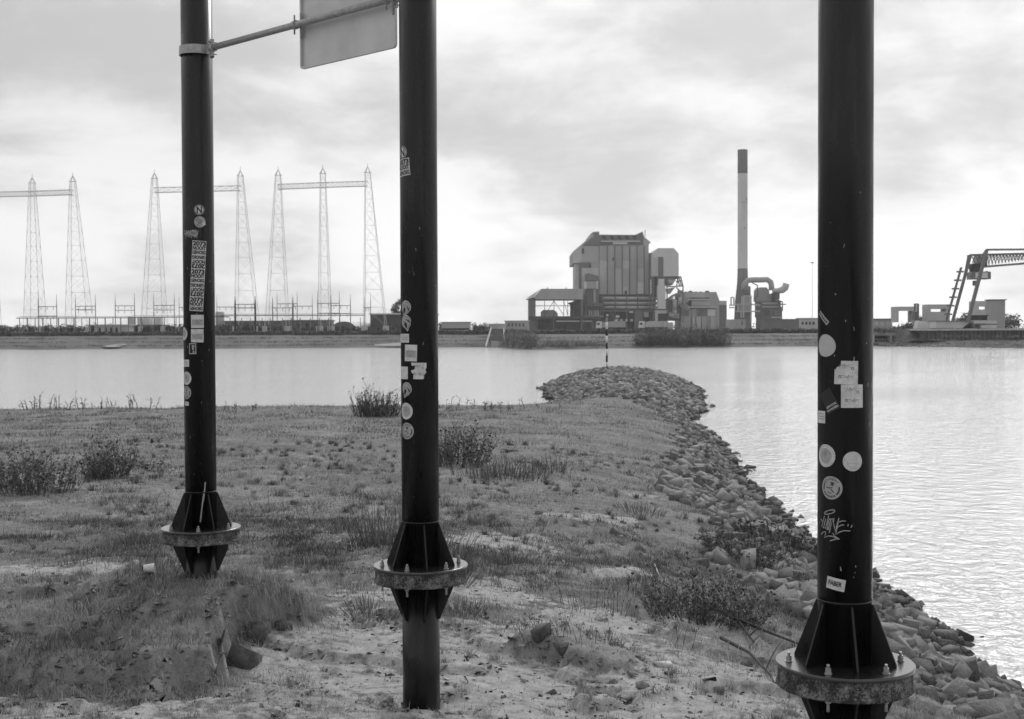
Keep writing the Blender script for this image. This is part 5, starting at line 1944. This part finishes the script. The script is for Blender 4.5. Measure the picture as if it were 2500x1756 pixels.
# coal shed on legs
cs = empty('coal_shed', (X_(z3(500, 0)[0], 860), 860, FZ), 'open shed on legs with broad grey hipped roof left of the boiler house', 'shed')
YC = 860
ext(cs, 'roof', [(300, 946), (300, 905), (368, 830), (822, 830), (822, 946)], YC, 40, M_CLAD)
ext(cs, 'roof_gable', [(196, 940), (366, 828), (304, 892), (292, 920)], YC - .8, .79, M_CLADP)
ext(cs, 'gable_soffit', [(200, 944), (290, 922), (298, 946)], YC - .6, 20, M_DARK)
ext(cs, 'leg_wall', rc(226, 303, 944, 1235), YC, 30, M_CLADD)
ext(cs, 'eave_beam', rc(300, 822, 946, 960), YC - .5, 1.2, M_DARK)
ext(cs, 'rail_beam', rc(304, 690, 1012, 1020), YC + 3, .8, M_CLADL)
for x in (402, 504, 611, 655, 722):
    ext(cs, 'column', rc(x - 3, x + 3, 958, 1130), YC + 8, .8, M_CLADD)
for x0, x1 in ((504, 402), (504, 611), (611, 655)):
    u0, v0 = z3(x0, 962)
    u1, v1 = z3(x1, 1120)
    MB().bar(P(u0, v0, YC + 8), P(u1, v1, YC + 8), .35).build('brace', M_CLADD, cs)
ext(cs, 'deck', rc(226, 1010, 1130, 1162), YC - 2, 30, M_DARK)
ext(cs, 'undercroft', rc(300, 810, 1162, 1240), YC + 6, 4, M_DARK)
ext(cs, 'conveyor_housing', [(660, 985), (735, 962), (815, 962), (815, 1128), (690, 1128), (690, 1005)], YC + 10, 14, M_DARK)
ext(cs, 'conveyor_rail', rc(530, 785, 1178, 1190), YC - 3, .9, M_CONC)
ext(cs, 'conveyor_rail', rc(820, 920, 1180, 1190), YC - 3, .9, M_CLADL)
for x in (318, 500, 805, 925):
    ext(cs, 'leg', rc(x - 5, x + 5, 1160, 1238), YC - 3, .9, M_CLADD)
ext(cs, 'corner_post', rc(800, 822, 946, 1238), YC - 1, 2, M_CLADD)
hs = ext(cs, 'hopper', [(362, 1128), (362, 1085), (385, 1062), (500, 1060), (530, 1080), (546, 1105), (546, 1128)], YC + 12, 10, M_CLADL)
ext(cs, 'ridge_vent', rc(428, 438, 815, 832), YC + 5, 1, M_CLADD)
ext(cs, 'ridge_vent', rc(632, 642, 815, 832), YC + 5, 1, M_CLADD)

# filter tower on a steel frame
ft = empty('filter_tower', (X_(z3(1730, 0)[0], 880), 880, FZ), 'pale bin tower with chamfered top on a steel frame', 'tower')
YF = 880
ext(ft, 'casing', [(1586, 692), (1586, 440), (1642, 385), (1815, 385), (1868, 445), (1868, 692)], YF, 35, M_CLADP)
ext(ft, 'dark_stripe', rc(1646, 1700, 482, 692), YF - .5, .49, M_CLADD)
ext(ft, 'side_strip', rc(1590, 1640, 485, 690), YF - .4, .39, M_CLADL)
ext(ft, 'top_deck', rc(1586, 1896, 693, 705), YF - 2, 38, M_CLADD)
ext(ft, 'hopper_skirt', [(1720, 706), (1850, 706), (1800, 790), (1750, 790)], YF + 1, 20, M_CLAD)
ext(ft, 'chute', [(1735, 830), (1830, 812), (1775, 885), (1745, 885)], YF + 2, 6, M_CLADL)
ext(ft, 'cyclone', [(1745, 730), (1830, 730), (1815, 770), (1760, 770)], YF - 1, 1.9, M_CLADL)
mb = MB()
B3 = lambda x, y, Y=YF - 1.5: P(*z3(x, y), Y)
for a, b in (((1890, 700), (1915, 800)), ((1915, 800), (1915, 1200)), ((1715, 705), (1740, 810)), ((1740, 810), (1910, 800)), ((1740, 810), (1740, 1100)), ((1590, 705), (1590, 1200)), ((1865, 700), (1845, 800)),
             ((1845, 700), (1880, 800)), ((1870, 705), (1900, 800)), ((1840, 815), (1910, 880)), ((1640, 705), (1640, 720)), ((1835, 750), (1900, 740))):
    mb.bar(B3(*a), B3(*b), .75)
mb.build('steel_frame', M_CLADD, ft)
ext(ft, 'light_column', rc(1648, 1712, 720, 790), YF - 3, 6, M_CLADP)
ext(ft, 'light_column', rc(1640, 1726, 791, 1050), YF - 3.5, 7, M_CLADP)
ext(ft, 'column_foot', [(1612, 1200), (1612, 1070), (1735, 1070), (1735, 1100), (1640, 1100), (1640, 1200)], YF - 4, 3, M_CLADL)
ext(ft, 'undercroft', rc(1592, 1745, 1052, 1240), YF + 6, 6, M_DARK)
ext(ft, 'dark_core', rc(1592, 1640, 706, 915), YF + 4, 8, M_DARK)
# ladder shaft between boiler house and filter tower
mb = MB()
for k in range(14):
    y = 445 + 34 * k
    mb.bar(B3(1546, y, 892), B3(1582, y, 892), .9)
    mb.bar(B3(1546, y, 892), B3(1582, y + 34, 892), .6)
mb.bar(B3(1548, 440, 892), B3(1548, 915, 892), 1.0)
mb.bar(B3(1580, 440, 892), B3(1580, 915, 892), 1.0)
mb.build('stair_lattice', M_CLADD, ft)

# precipitator house right of the filter tower
ph_ = empty('precipitator_house', (X_(zc(1150, 0)[0], 890), 890, FZ), 'long grey precipitator building between the bin tower and the chimney', 'building')
YR = 890
ext(ph_, 'wall', [(770, 700), (770, 105), (1445, 100), (1500, 250), (1500, 345), (1500, 700)], YR, 30, M_CLAD, zc)
ext(ph_, 'annex', [(1501, 345), (1501, 262), (1640, 265), (1640, 345)], YR + 3, 20, M_CLADL, zc)
ext(ph_, 'annex_base', rc(1501, 1640, 346, 700), YR + 4, 20, M_CLADD, zc)
ext(ph_, 'upper_sheet', rc(850, 1236, 106, 205), YR - .5, .49, M_CLADL, zc)
ext(ph_, 'middle_sheet', rc(985, 1330, 258, 345), YR - .5, .49, M_CLADL, zc)
ext(ph_, 'void_shade_sheet', [(895, 320), (945, 258), (984, 258), (984, 378), (950, 378)], YR - .5, .49, M_DARK, zc)  # dark sheet on the wall face, painting the shade of a hollow
for pts in ([(860, 325), (935, 245), (1330, 245)], [(860, 325), (940, 388), (1470, 392)], [(940, 388), (885, 445)], [(800, 300), (860, 325)]):
    pip(ph_, 'duct_pipe', pts, YR - 3, .5, M_PIPE, zc)
pip(ph_, 'duct_pipe', [(950, 215), (1320, 215)], YR - 2, .35, M_DARK, zc)
ext(ph_, 'gap_shade_strip', rc(950, 1420, 402, 418), YR - .5, .49, M_DARK, zc)  # solid dark strip: the shadow of a gap put in as colour
for a, b, m in ((780, 930, M_CLADD), (985, 1070, M_CLAD), (1090, 1160, M_CLADD), (1165, 1275, M_CLADD), (1282, 1420, M_CLADP)):
    ext(ph_, 'lower_bay', rc(a, b, 425, 548), YR - .8, .79, m, zc)
for k, (a, b) in enumerate(((790, 955), (1000, 1050), (1075, 1160), (1175, 1260), (1340, 1415))):
    ext(ph_, 'ground_bay', rc(a, b, 565, 690), YR - 2, 1.8, (M_CLAD, M_CLADL, M_CLADL, M_CLAD, M_CLADL)[k], zc)
for a, b in ((940, 990), (1250, 1310)):
    ext(ph_, 'roof_fan', rc(a, b, 78, 101), YR + 5, 4, M_DARK, zc)
for k in range(4):
    ext(ph_, 'roof_duct', [(845 + 90 * k, 106), (865 + 90 * k, 92), (905 + 90 * k, 92), (925 + 90 * k, 106)], YR + 2, 4, M_CLADD, zc)
# pipework between filter tower and precipitator
pw = empty('process_pipework', (X_(zc(660, 0)[0], 885), 885, FZ), 'tangle of pale ducts and vessels under the bin tower frame', 'pipework')
YW = 885
for pts, r, m in (([(540, 240), (630, 170), (700, 150), (790, 100)], 2.2, M_CLAD), ([(560, 250), (640, 190)], 2.0, M_CLADL), ([(665, 240), (665, 440)], 4.0, M_CLADL), ([(665, 440), (665, 540)], 4.6, M_CLAD),
                  ([(700, 180), (800, 330)], 1.6, M_CLADD), ([(760, 200), (760, 330)], 3.5, M_CLADL), ([(720, 370), (810, 430)], 2, M_DARK), ([(580, 540), (740, 540)], 2.2, M_CLADL), ([(600, 580), (750, 580)], 1.2, M_CONC), ([(720, 100), (820, 95)], 3.0, M_CLAD)):
    pip(pw, 'duct', pts, YW, r * .36, m, zc)
ext(pw, 'dark_backing', rc(500, 780, 230, 640), YW + 5, 4, M_CLADD, zc)
ext(pw, 'portal_frame', [(300, 660), (300, 440), (540, 440), (540, 490), (340, 490), (340, 660)], YW - 6, 3, M_CLADL, zc)
for k in range(4):
    ext(pw, 'vessel', rc(570 + 45 * k, 605 + 45 * k, 480 + 20 * (k % 2), 560), YW - 2, 3, (M_CLADL, M_CONC, M_CLAD, M_CLADL)[k], zc)

# chimney
YK = 930.0
ch = empty('chimney', (X_(1813, YK), YK, FZ), 'very tall slim chimney with dark top and dark flared foot', 'chimney')
cx = X_(1813, YK)
px_ = YK / F
MB().lathe([(22.0 * px_, FZ - .5), (18.2 * px_, Z_(735, YK, 1813)), (13.2 * px_, Z_(690, YK, 1813)), (12.3 * px_, Z_(656.3, YK, 1813)), (0, Z_(656.3, YK, 1813))], cx, YK, 40).build('flared_foot', mat('chimney_dark_concrete', .17, .9, .18, .1, (1, 1, .2)), ch)
MB().lathe([(12.2 * px_, Z_(656, YK, 1813)), (11.9 * px_, Z_(424, YK, 1813))], cx, YK, 40).build('shaft', mat('chimney_pale_concrete', .64, .9, .16, .06, (1, 1, .35)), ch)
MB().lathe([(12.1 * px_, Z_(423.8, YK, 1813)), (12.1 * px_, Z_(366, YK, 1813)), (10.6 * px_, Z_(366, YK, 1813)), (10.6 * px_, Z_(372, YK, 1813)), (0, Z_(372, YK, 1813))], cx, YK, 40).build('dark_top', mat('chimney_top_paint', .14, .85, .1, .1), ch)
for v0, a0, a1, hh in ((490, -1.1, -.5, 5), (496, -1.9, -.45, 1.5), (560, -1.5, -1.1, 4)):
    vs, fs = [], []
    for k in range(9):
        a = a0 + (a1 - a0) * k / 8
        for s in (0, 1):
            vs.append((cx + 12.25 * px_ * math.cos(a), YK + 12.25 * px_ * math.sin(a), Z_(v0 - s * hh * (1 + .5 * math.sin(k)), YK, 1813)))
    MB().add(vs, [(2 * k, 2 * k + 2, 2 * k + 3, 2 * k + 1) for k in range(8)]).build('stain_patch', M_CLAD, ch)

# flue gas plant right of the chimney
fg = empty('flue_gas_plant', (X_(zd(850, 0)[0], 915), 915, FZ), 'dark flue gas plant with bent ducts and an upturned outlet right of the chimney', 'plant building')
YG = 915
pip(fg, 'elbow_duct', [(300, 330), (320, 200), (380, 130), (470, 115), (640, 115), (790, 110), (862, 160), (878, 240), (885, 330)], YG, 2.0, M_CLAD, zd, 14)
pip(fg, 'outlet_duct', [(900, 345), (1000, 342), (1100, 325), (1160, 280), (1186, 196)], YG - 2, [1.6, 1.9, 2.4, 2.5, 2.4], M_CLADL, zd, 16)
pip(fg, 'riser_duct', [(385, 440), (385, 250)], YG - 8, 2.1, M_CLADD, zd)
ext(fg, 'upper_casing', [(590, 560), (600, 330), (640, 270), (780, 270), (830, 330), (850, 560)], YG + 4, 16, M_CLAD, zd)
ext(fg, 'fan_casing', rc(940, 1050, 375, 510), YG - 6, 10, M_DARK, zd)
ext(fg, 'side_casing', rc(850, 1040, 400, 560), YG + 6, 12, M_CLAD, zd)
ext(fg, 'machine_block', [(655, 930), (655, 560), (880, 540), (1040, 540), (1100, 740), (1100, 930)], YG, 18, M_CLADD, zd)
for a, b, c, e, m in ((690, 1000, 585, 620, M_CLAD), (760, 840, 735, 850, M_DARK), (880, 960, 520, 560, M_DARK), (880, 1090, 880, 905, M_CLADL), (930, 1080, 740, 850, M_CLADD), (690, 1020, 660, 690, M_CLAD)):
    ext(fg, 'machine_panel', rc(a, b, c, e), YG - 1.4, 1.2, m, zd)
mb = MB()
B4 = lambda x, y, Y=YG - 2: P(*zd(x, y), Y)
for a, b in (((1040, 545), (1115, 575)), ((1010, 620), (1180, 622)), ((1010, 690), (1110, 690)), ((1105, 560), (1105, 760)), ((1060, 560), (1060, 740)), ((1010, 760), (1110, 740)), ((590, 480), (590, 250)), ((470, 170), (600, 240)), ((560, 560), (640, 690)), ((560, 700), (645, 600)), ((545, 460), (545, 900)), ((640, 520), (640, 900)), ((540, 690), (650, 690)), ((540, 860), (650, 860))):
    MB().bar(B4(*a), B4(*b), .7).build('steel_member', M_CLADD, fg)
# pale scaffold frame at the chimney foot
mb = MB()
for a, b in (((300, 440), (300, 900)), ((455, 440), (455, 1010)), ((290, 450), (460, 450)), ((130, 622), (460, 622)), ((130, 770), (460, 770)), ((180, 622), (180, 770)), ((250, 770), (250, 900)), ((265, 460), (265, 622)), ((460, 622), (640, 640)), ((460, 770), (640, 760)), ((40, 480), (40, 640)), ((100, 480), (100, 640)), ((0, 640), (110, 640)), ((0, 690), (110, 690)), ((40, 480), (100, 480))):
    mb.bar(B4(*a, YG - 12), B4(*b, YG - 12), .85)
mb.build('access_frame', M_CLADL, fg)
for a, b, c, e in ((320, 455, 470, 610), (320, 455, 640, 760), (200, 290, 640, 765), (330, 460, 790, 1015), (130, 165, 640, 760)):
    ext(fg, 'infill_panel', rc(a, b, c, e), YG - 9, 1, M_CLADD if c > 780 or a < 200 else M_CLAD, zd)

# containers, sheds and the low wall in front
house('container', *[zd(x, 0)[0] for x in (735, 1450)], zd(0, 938)[1], 806, 700, 10, M_CLADD, 'long dark flat shed right of the flue gas plant', 'shed', roof=.3)
house('container', *[zc(x, 0)[0] for x in (1670, 1990)], zc(0, 612)[1], 804, 700, 8, M_CLAD, 'grey container building at the foot of the chimney', 'container', openings=[('door', 1810, 1814, 783, 794, M_CLADD)])
house('site_hut', 1952, 1998, 779, 806, 720, 8, M_CLADL, 'pale site huts just left of the right post on the far bank', 'hut', roof=.6, roof_m=M_CLAD,
      openings=[('window', 1957 + 9 * k, 1962 + 9 * k, 786, 793, M_GLASS) for k in range(4)])
house('container', *[zc(x, 0)[0] for x in (315, 640)], zc(0, 668)[1], zc(0, 716)[1], 640, 3, M_CONC, 'long white flatbed load in front of the precipitator', 'container')
Y = 720
lm = empty('light_mast', (X_(1983, Y), Y, FZ), 'very thin tall light mast left of the right post', 'mast')
MB().tube([(X_(1983, Y), Y, FZ - .2), (X_(1983, Y), Y, Z_(643, Y, 1983))], [.16, .08], 8).build('pole', M_CLADP, lm)
MB().box(X_(1980, Y), X_(1986, Y), Y - .5, Y + .5, Z_(643, Y, 1983), Z_(640, Y, 1983)).build('lamp_head', M_CLADL, lm)

# lorries on the far bank road
for u, lab in ((1456, 'white lorry cab behind the beacon pole, left of the other lorry'), (1560, 'white lorry cab right of the beacon, in front of the pale column')):
    Y = 575.0
    x = X_(u, Y)
    rt = empty('lorry', (x, Y, FZ), lab, 'lorry', 'white lorries in front of the power plant')
    cp = [(x, FZ + .9), (x, FZ + 2.2), (x + .25, FZ + 3.6), (x + .6, FZ + 3.9), (x + 2.6, FZ + 3.9), (x + 2.6, FZ + .9)]
    MB().prism(cp, Y, Y + 2.5).build('cab', M_WHITE, rt)
    MB().box(x + .45, x + 1.5, Y - .03, Y - .004, FZ + 2.3, FZ + 3.2).build('side_window', M_GLASS, rt)
    MB().box(x - .05, x + .02, Y + .3, Y + 2.2, FZ + 2.4, FZ + 3.4).build('windscreen', M_GLASS, rt)
    MB().prism([(x + 3.0, FZ + 1.2), (x + 3.0, FZ + 3.4), (x + 5, FZ + 3.9), (x + 13, FZ + 3.9), (x + 13, FZ + 1.2)], Y, Y + 2.5).build('trailer', M_CLAD if u < 1500 else M_CLADL, rt)
    MB().box(x + .3, x + 13, Y + .4, Y + 2.1, FZ + .7, FZ + 1.19).build('chassis', M_DARK, rt)
    for wx in (.9, 3.4, 9.6, 11.0, 12.3):
        MB().tube([(x + wx, Y - .05, FZ + .5), (x + wx, Y + .35, FZ + .5)], .5, 14).build('wheel', M_BLACK, rt)

# ------------------------------------------------------------------ harbour side at the right


def ze(x, y):
    return 2170 + x / 6.2, 600 + y / 6.2


YQ = 385.0
B5 = lambda x, y, Y=YQ: P(*ze(x, y), Y)
qw = empty('quay_wall', (B5(1000, 1400).x, YQ - 10, 0), 'dark sheet pile quay wall with a pale concrete cap', 'wall')
x0, x1 = B5(372, 0).x, B5(2000, 0).x
zt = B5(800, 1285).z
yq = YQ - 8
MB().box(x0 - .6, x1, yq - .5, yq + 12, zt + .003, B5(800, 1258).z).build('cap', M_CONC, qw)
MB().box(x0 + 2.2, x1, yq + .6, yq + 11, -1, zt).build('backfill', M_CLADD, qw)
k = 0
x = x0 + 1.2
while x < x1 - 1:
    w_ = .62
    MB().prism([(x + .02, -1), (x + .02, zt - .01), (x + w_ - .06, zt - .01), (x + w_ - .06, -1)], yq + (0 if k % 2 else .32), yq + .75).build('sheet_pile', M_PILE, qw)
    x += w_
    k += 1
MB().prism([(x0 - .2, zt), (x0 + 1.15, zt), (x0 + 1.15, -1), (x0 + .7, -1), (x0 + .7, zt - 1.2)], yq + .1, yq + 4).build('end_pile', M_PILE, qw)
# riprap toe of the quay
VV, FF, nb = [], [], 0
for i in range(900):
    x = rng.uniform(X_(2290, 330), X_(2290, 330) + 60)
    t = rng.random()
    y = np.interp(x, [a for a, b in wl], [b for a, b in wl]) + t * 34
    z = 0.05 + t * 1.55
    s = rng.uniform(.5, 1.0)
    vv, ff = ROCKS[int(rng.integers(16))]
    VV.append(vv * s + np.array([x, y, z]))
    FF.append(ff + nb)
    nb += len(vv)
tag(link('quay_riprap', tri_mesh('quay_riprap', np.concatenate(VV), np.concatenate(FF)), mat('pale_riprap', .2, .85, .3, 1.5)), 'pale stone riprap at the foot of the quay wall', 'stones', kind='stuff')
# culvert with two openings
cv_ = empty('culvert', (X_(2175, 392), 392, 1), 'concrete culvert with two dark openings left of the quay wall', 'culvert')
Y = 392
zl, zu = Z_(841, Y, 2175), Z_(819, Y, 2175)
MB().box(X_(2080, Y), X_(2222, Y), Y, Y + 18, zu, Z_(813, Y, 2175)).build('lintel', M_CLAD, cv_)
for a, b in ((2080, 2094), (2131, 2135), (2173, 2178), (2214, 2222)):
    MB().box(X_(a, Y), X_(b, Y), Y, Y + 18, zl, zu - .003).build('pier', M_CLADL, cv_)
MB().box(X_(2080, Y), X_(2222, Y), Y - 1, Y + 18, -.5, zl - .003).build('sill', M_CLAD, cv_)
for a, b in ((2094, 2131), (2135, 2173), (2178, 2214)):
    MB().box(X_(a, Y) + .02, X_(b, Y) - .02, Y + 3, Y + 3.4, zl + .01, zu - .01).build('opening', M_BLACK, cv_)  # black slab closing each bore; the shade inside is put in as colour
leafmass('bank_bush', [(X_(u, 391), 391 + rng.uniform(-1, 3), Z_(v, 391, u), 2.2, 1.5, 1.0) for u, v in ((2226, 812), (2232, 822), (2222, 830), (2238, 836), (2205, 808), (2180, 807), (2155, 808), (2140, 806))], 1800, .25,
         'dark ivy and scrub round the culvert head', 'scrub', kind='stuff', hi=.8)
house('signal_shed', 2132, 2178, 781, 800, 520, 8, M_CLAD, 'low shed with pale round windows just right of the right post', roof=.5, openings=[('window', 2136 + 14 * k, 2144 + 14 * k, 786, 795, M_CONC) for k in range(3)])


def portal(x0, x1, y0, hx0, hx1, hy0, hy1, label, Y=470):
    r_ = empty('concrete_frame', (B5((x0 + x1) / 2, 0, Y).x, Y, FZ), label, 'frame', 'grey concrete frames behind the quay')
    for a, b, c, e in ((x0, x1, y0, hy0), (x0, hx0, hy0 + .5, 1160), (hx1, x1, hy0 + .5, 1160), (hx0 + .3, hx1 - .3, hy1, 1160)):
        if e <= c:
            continue
        p0, p1 = B5(a, e, Y), B5(b, c, Y)
        MB().box(p0.x, p1.x, Y, Y + 6, max(FZ - .3, p0.z), p1.z).build('panel', M_CLADL, r_)
    return r_


portal(104, 385, 922, 150, 362, 985, 1160, 'leftmost grey concrete frame with a large opening')
portal(583, 925, 888, 636, 862, 958, 1000, 'middle grey concrete frame with a long slot, behind the lattice leg')
portal(1300, 1720, 838, 1365, 1540, 920, 965, 'rightmost grey concrete frame with a slot, partly behind the crane leg')
house('block_house', *(ze(a, 0)[0] for a in (1545, 1760)), ze(0, 825)[1], 804, 440, 5, M_CLAD, 'grey block building at the right edge behind the crane', roof=.3)
# lattice signal mast
mb = MB()
Ym = 430
for s in (0, 1):
    mb.bar(B5(392 + 52 * s, 880, Ym), B5(392 + 52 * s, 1240, Ym), .5)
for k in range(9):
    y = 882 + 40 * k
    mb.bar(B5(385, y, Ym), B5(450, y, Ym), .3)
    mb.bar(B5(392, y, Ym), B5(444, y + 40, Ym), .3)
mb.box(B5(388, 0, Ym).x, B5(440, 0, Ym).x, Ym + .3, Ym + 2, B5(0, 1130, Ym).z, B5(0, 1000, Ym).z)
tag(mb.build('signal_mast', M_CLADD), 'dark lattice mast beside the leftmost concrete frame', 'mast')
# hopper barge shaped trough and stores on the quay
hp = empty('hopper_trough', (B5(880, 0).x, YQ, FZ - .2), 'wide grey trapezoid trough standing on the quay below the crane legs', 'trough')
ZQ = B5(0, 1258).z
pq = [(B5(a, b).x, max(B5(a, b).z, ZQ + .01)) for a, b in ((645, 1250), (645, 1150), (1165, 1150), (1040, 1250))]
MB().prism(pq, YQ - 4, YQ + 2).build('side', M_CLADL, hp)
MB().prism([(B5(a, b).x, B5(a, b).z) for a, b in ((635, 1149), (635, 1136), (1170, 1136), (1170, 1149))], YQ - 4.4, YQ + 2.4).build('rim', M_CLADD, hp)
o = MB().prism([(B5(a, b).x, max(B5(a, b).z, ZQ + .01)) for a, b in ((1045, 1250), (1100, 1190), (1180, 1165), (1200, 1250))], YQ - 3, YQ + 4).build('rubble_pile', M_DARK)
tag(o, 'dark heap beside the trough under the crane', 'heap')
st_ = empty('stacked_barge_hatches', (B5(1370, 0).x, YQ, ZQ), 'pale flat hatch covers stacked on the quay at the right edge', 'hatches')
for a, b, c, e, m in ((1195, 1540, 1140, 1180, M_CONC), (1300, 1535, 1205, 1245, M_CONC), (1195, 1540, 1184, 1200, M_CLADD)):
    p0, p1 = B5(a, e), B5(b, c)
    MB().box(p0.x, p1.x, YQ - 5, YQ + 1, max(p0.z, ZQ + .01), p1.z).build('hatch', m, st_)
p0, p1 = B5(1220, 1130, 400), B5(1490, 1066, 400)
tag(MB().box(p0.x, p1.x, 400, 404, p0.z, p1.z).box(p0.x - .3, p1.x + .3, 399.7, 404.3, p1.z + .003, p1.z + .3).build('dark_container', M_DARK), 'dark container above the pale hatch covers', 'container')
p0, p1 = B5(425, 1255, 392), B5(610, 1150, 392)
tag(MB().prism([(p0.x, ZQ), (p1.x, ZQ), (p1.x, p1.z - .4), (p1.x - 1.2, p1.z), (p0.x + .6, p1.z + .3)], 392, 396).build('covered_load', M_CLADP), 'pale covered load on the quay left of the trough', 'load')
# leaning crane
cr_ = empty('gantry_crane', (B5(1100, 0).x, YQ, ZQ), 'harbour crane with leaning legs and a hanging cab at the right edge', 'crane')
YA = 388
mb = MB()
a, b = B5(872, 1135, YA), B5(1095, 330, YA)
off = Vector((.9, 0, 0))
mb.bar(a, b, .55)
for k in range(26):
    p = a.lerp(b, k / 25)
    mb.bar(p - off * .3, p + off * .5, .16)
for k in (3, 7, 11, 15, 19, 23):
    p = a.lerp(b, k / 25)
    mb.bar(p - off * 1.2, p + off * 1.3, .2, .5)
mb.build('stair_leg', M_CLADD, cr_)
MB().bar(B5(968, 1135, YA), B5(1232, 160, YA), .75).build('leg', M_CLADD, cr_)
MB().bar(B5(1195, 1150, YA - 8), B5(1478, 75, YA - 8), .9).build('leg', M_CLADD, cr_)
MB().bar(B5(1150, 400, YA), B5(1195, 160, YA), .25).build('ladder', M_CLADD, cr_)
mb = MB()
for s in (0, 6):
    mb.bar(B5(1188, 162, YA + s), B5(1245, 140, YA + s), .55)
    mb.bar(B5(1240, 142, YA + s), B5(2300, 118, YA + s), .6)
    mb.bar(B5(1480, 62, YA - 8 + s), B5(2300, 55, YA - 8 + s), .55)
    mb.bar(B5(1480, 62, YA - 8 + s), B5(1420, 150, YA + s), .5)
    mb.bar(B5(1430, 320, YA + s), B5(2300, 250, YA + s), .6)
    for k in range(17):
        xx = 1440 + 50 * k
        mb.bar(B5(xx, 130, YA + s), B5(xx + 25, 300 - 7 * k, YA + s), .2)
        mb.bar(B5(xx + 25, 300 - 7 * k, YA + s), B5(xx + 50, 130, YA + s), .2)
        mb.bar(B5(xx, 215, YA + s), B5(xx + 50, 120, YA + s), .2)
    for k in range(3):
        xx = 1250 + 60 * k
        mb.bar(B5(xx, 150, YA + s), B5(xx + 60, 270, YA + s), .22)
        mb.bar(B5(xx + 60, 150, YA + s), B5(xx + 10, 270, YA + s), .22)
mb.build('jib_truss', M_CLADD, cr_)
for a_, b_, c_, e_, m in ((1370, 1420, 145, 260, M_CLAD), (1285, 1450, 270, 340, M_DARK), (1305, 1420, 340, 385, M_DARK), (1430, 1510, 160, 300, M_CLADD)):
    p0, p1 = B5(a_, e_, YA), B5(b_, c_, YA)
    MB().box(p0.x, p1.x, YA + 1, YA + 5, p0.z, p1.z).build('trolley_machinery', m, cr_)
p0, p1 = B5(1268, 505, YA), B5(1555, 392, YA)
cab_ = MB().box(p0.x, p1.x, YA + .5, YA + 5, p0.z, p1.z).build('cab', M_CLADD, cr_)
for a_, b_, m in ((1318, 1400, M_CLADP), (1405, 1505, M_CLADP)):
    q0, q1 = B5(a_, 490, YA), B5(b_, 405, YA)
    MB().box(q0.x, q1.x, YA + .3, YA + .49, q0.z, q1.z).build('cab_window', m, cab_)
q0, q1 = B5(1222, 500, YA), B5(1266, 400, YA)
mb = MB()
for k in range(4):
    z = q0.z + (q1.z - q0.z) * k / 3
    mb.bar((q0.x, YA + 1, z), (q1.x, YA + 1, z), .12)
    xx = q0.x + (q1.x - q0.x) * k / 3
    mb.bar((xx, YA + 1, q0.z), (xx, YA + 1, q1.z), .12)
mb.build('cab_railing', M_CLADL, cab_)
q0, q1 = B5(1338, 600, YA), B5(1385, 525, YA)
MB().box(q0.x, q1.x, YA + 1.5, YA + 4, q0.z, q1.z).build('hook_block', M_CLADD, cr_)
mb = MB()
for x in (1310, 1345, 1400, 1480):
    mb.bar(B5(x, 385, YA + 2), B5(x, 393, YA + 2), .6)
mb.bar(B5(1360, 505, YA + 2), B5(1360, 526, YA + 2), .4)
mb.build('suspension', M_CLADD, cr_)

# ------------------------------------------------------------------ air
hz = bpy.data.materials.new('river_haze')
hz.use_nodes = True
t = hz.node_tree
t.nodes.remove(t.nodes['Principled BSDF'])
pv = N(t, 'ShaderNodeVolumePrincipled')
pv.inputs['Color'].default_value = (0.95, 0.95, 0.95, 1)
pv.inputs['Density'].default_value = 0.00014
pv.inputs['Anisotropy'].default_value = 0.2
t.links.new(pv.outputs[0], t.nodes['Material Output'].inputs['Volume'])
tag(MB().box(-3000, 3000, -400, 3000, -4, 150).build('haze', hz), 'thin pale haze over the river', 'haze', kind='stuff')
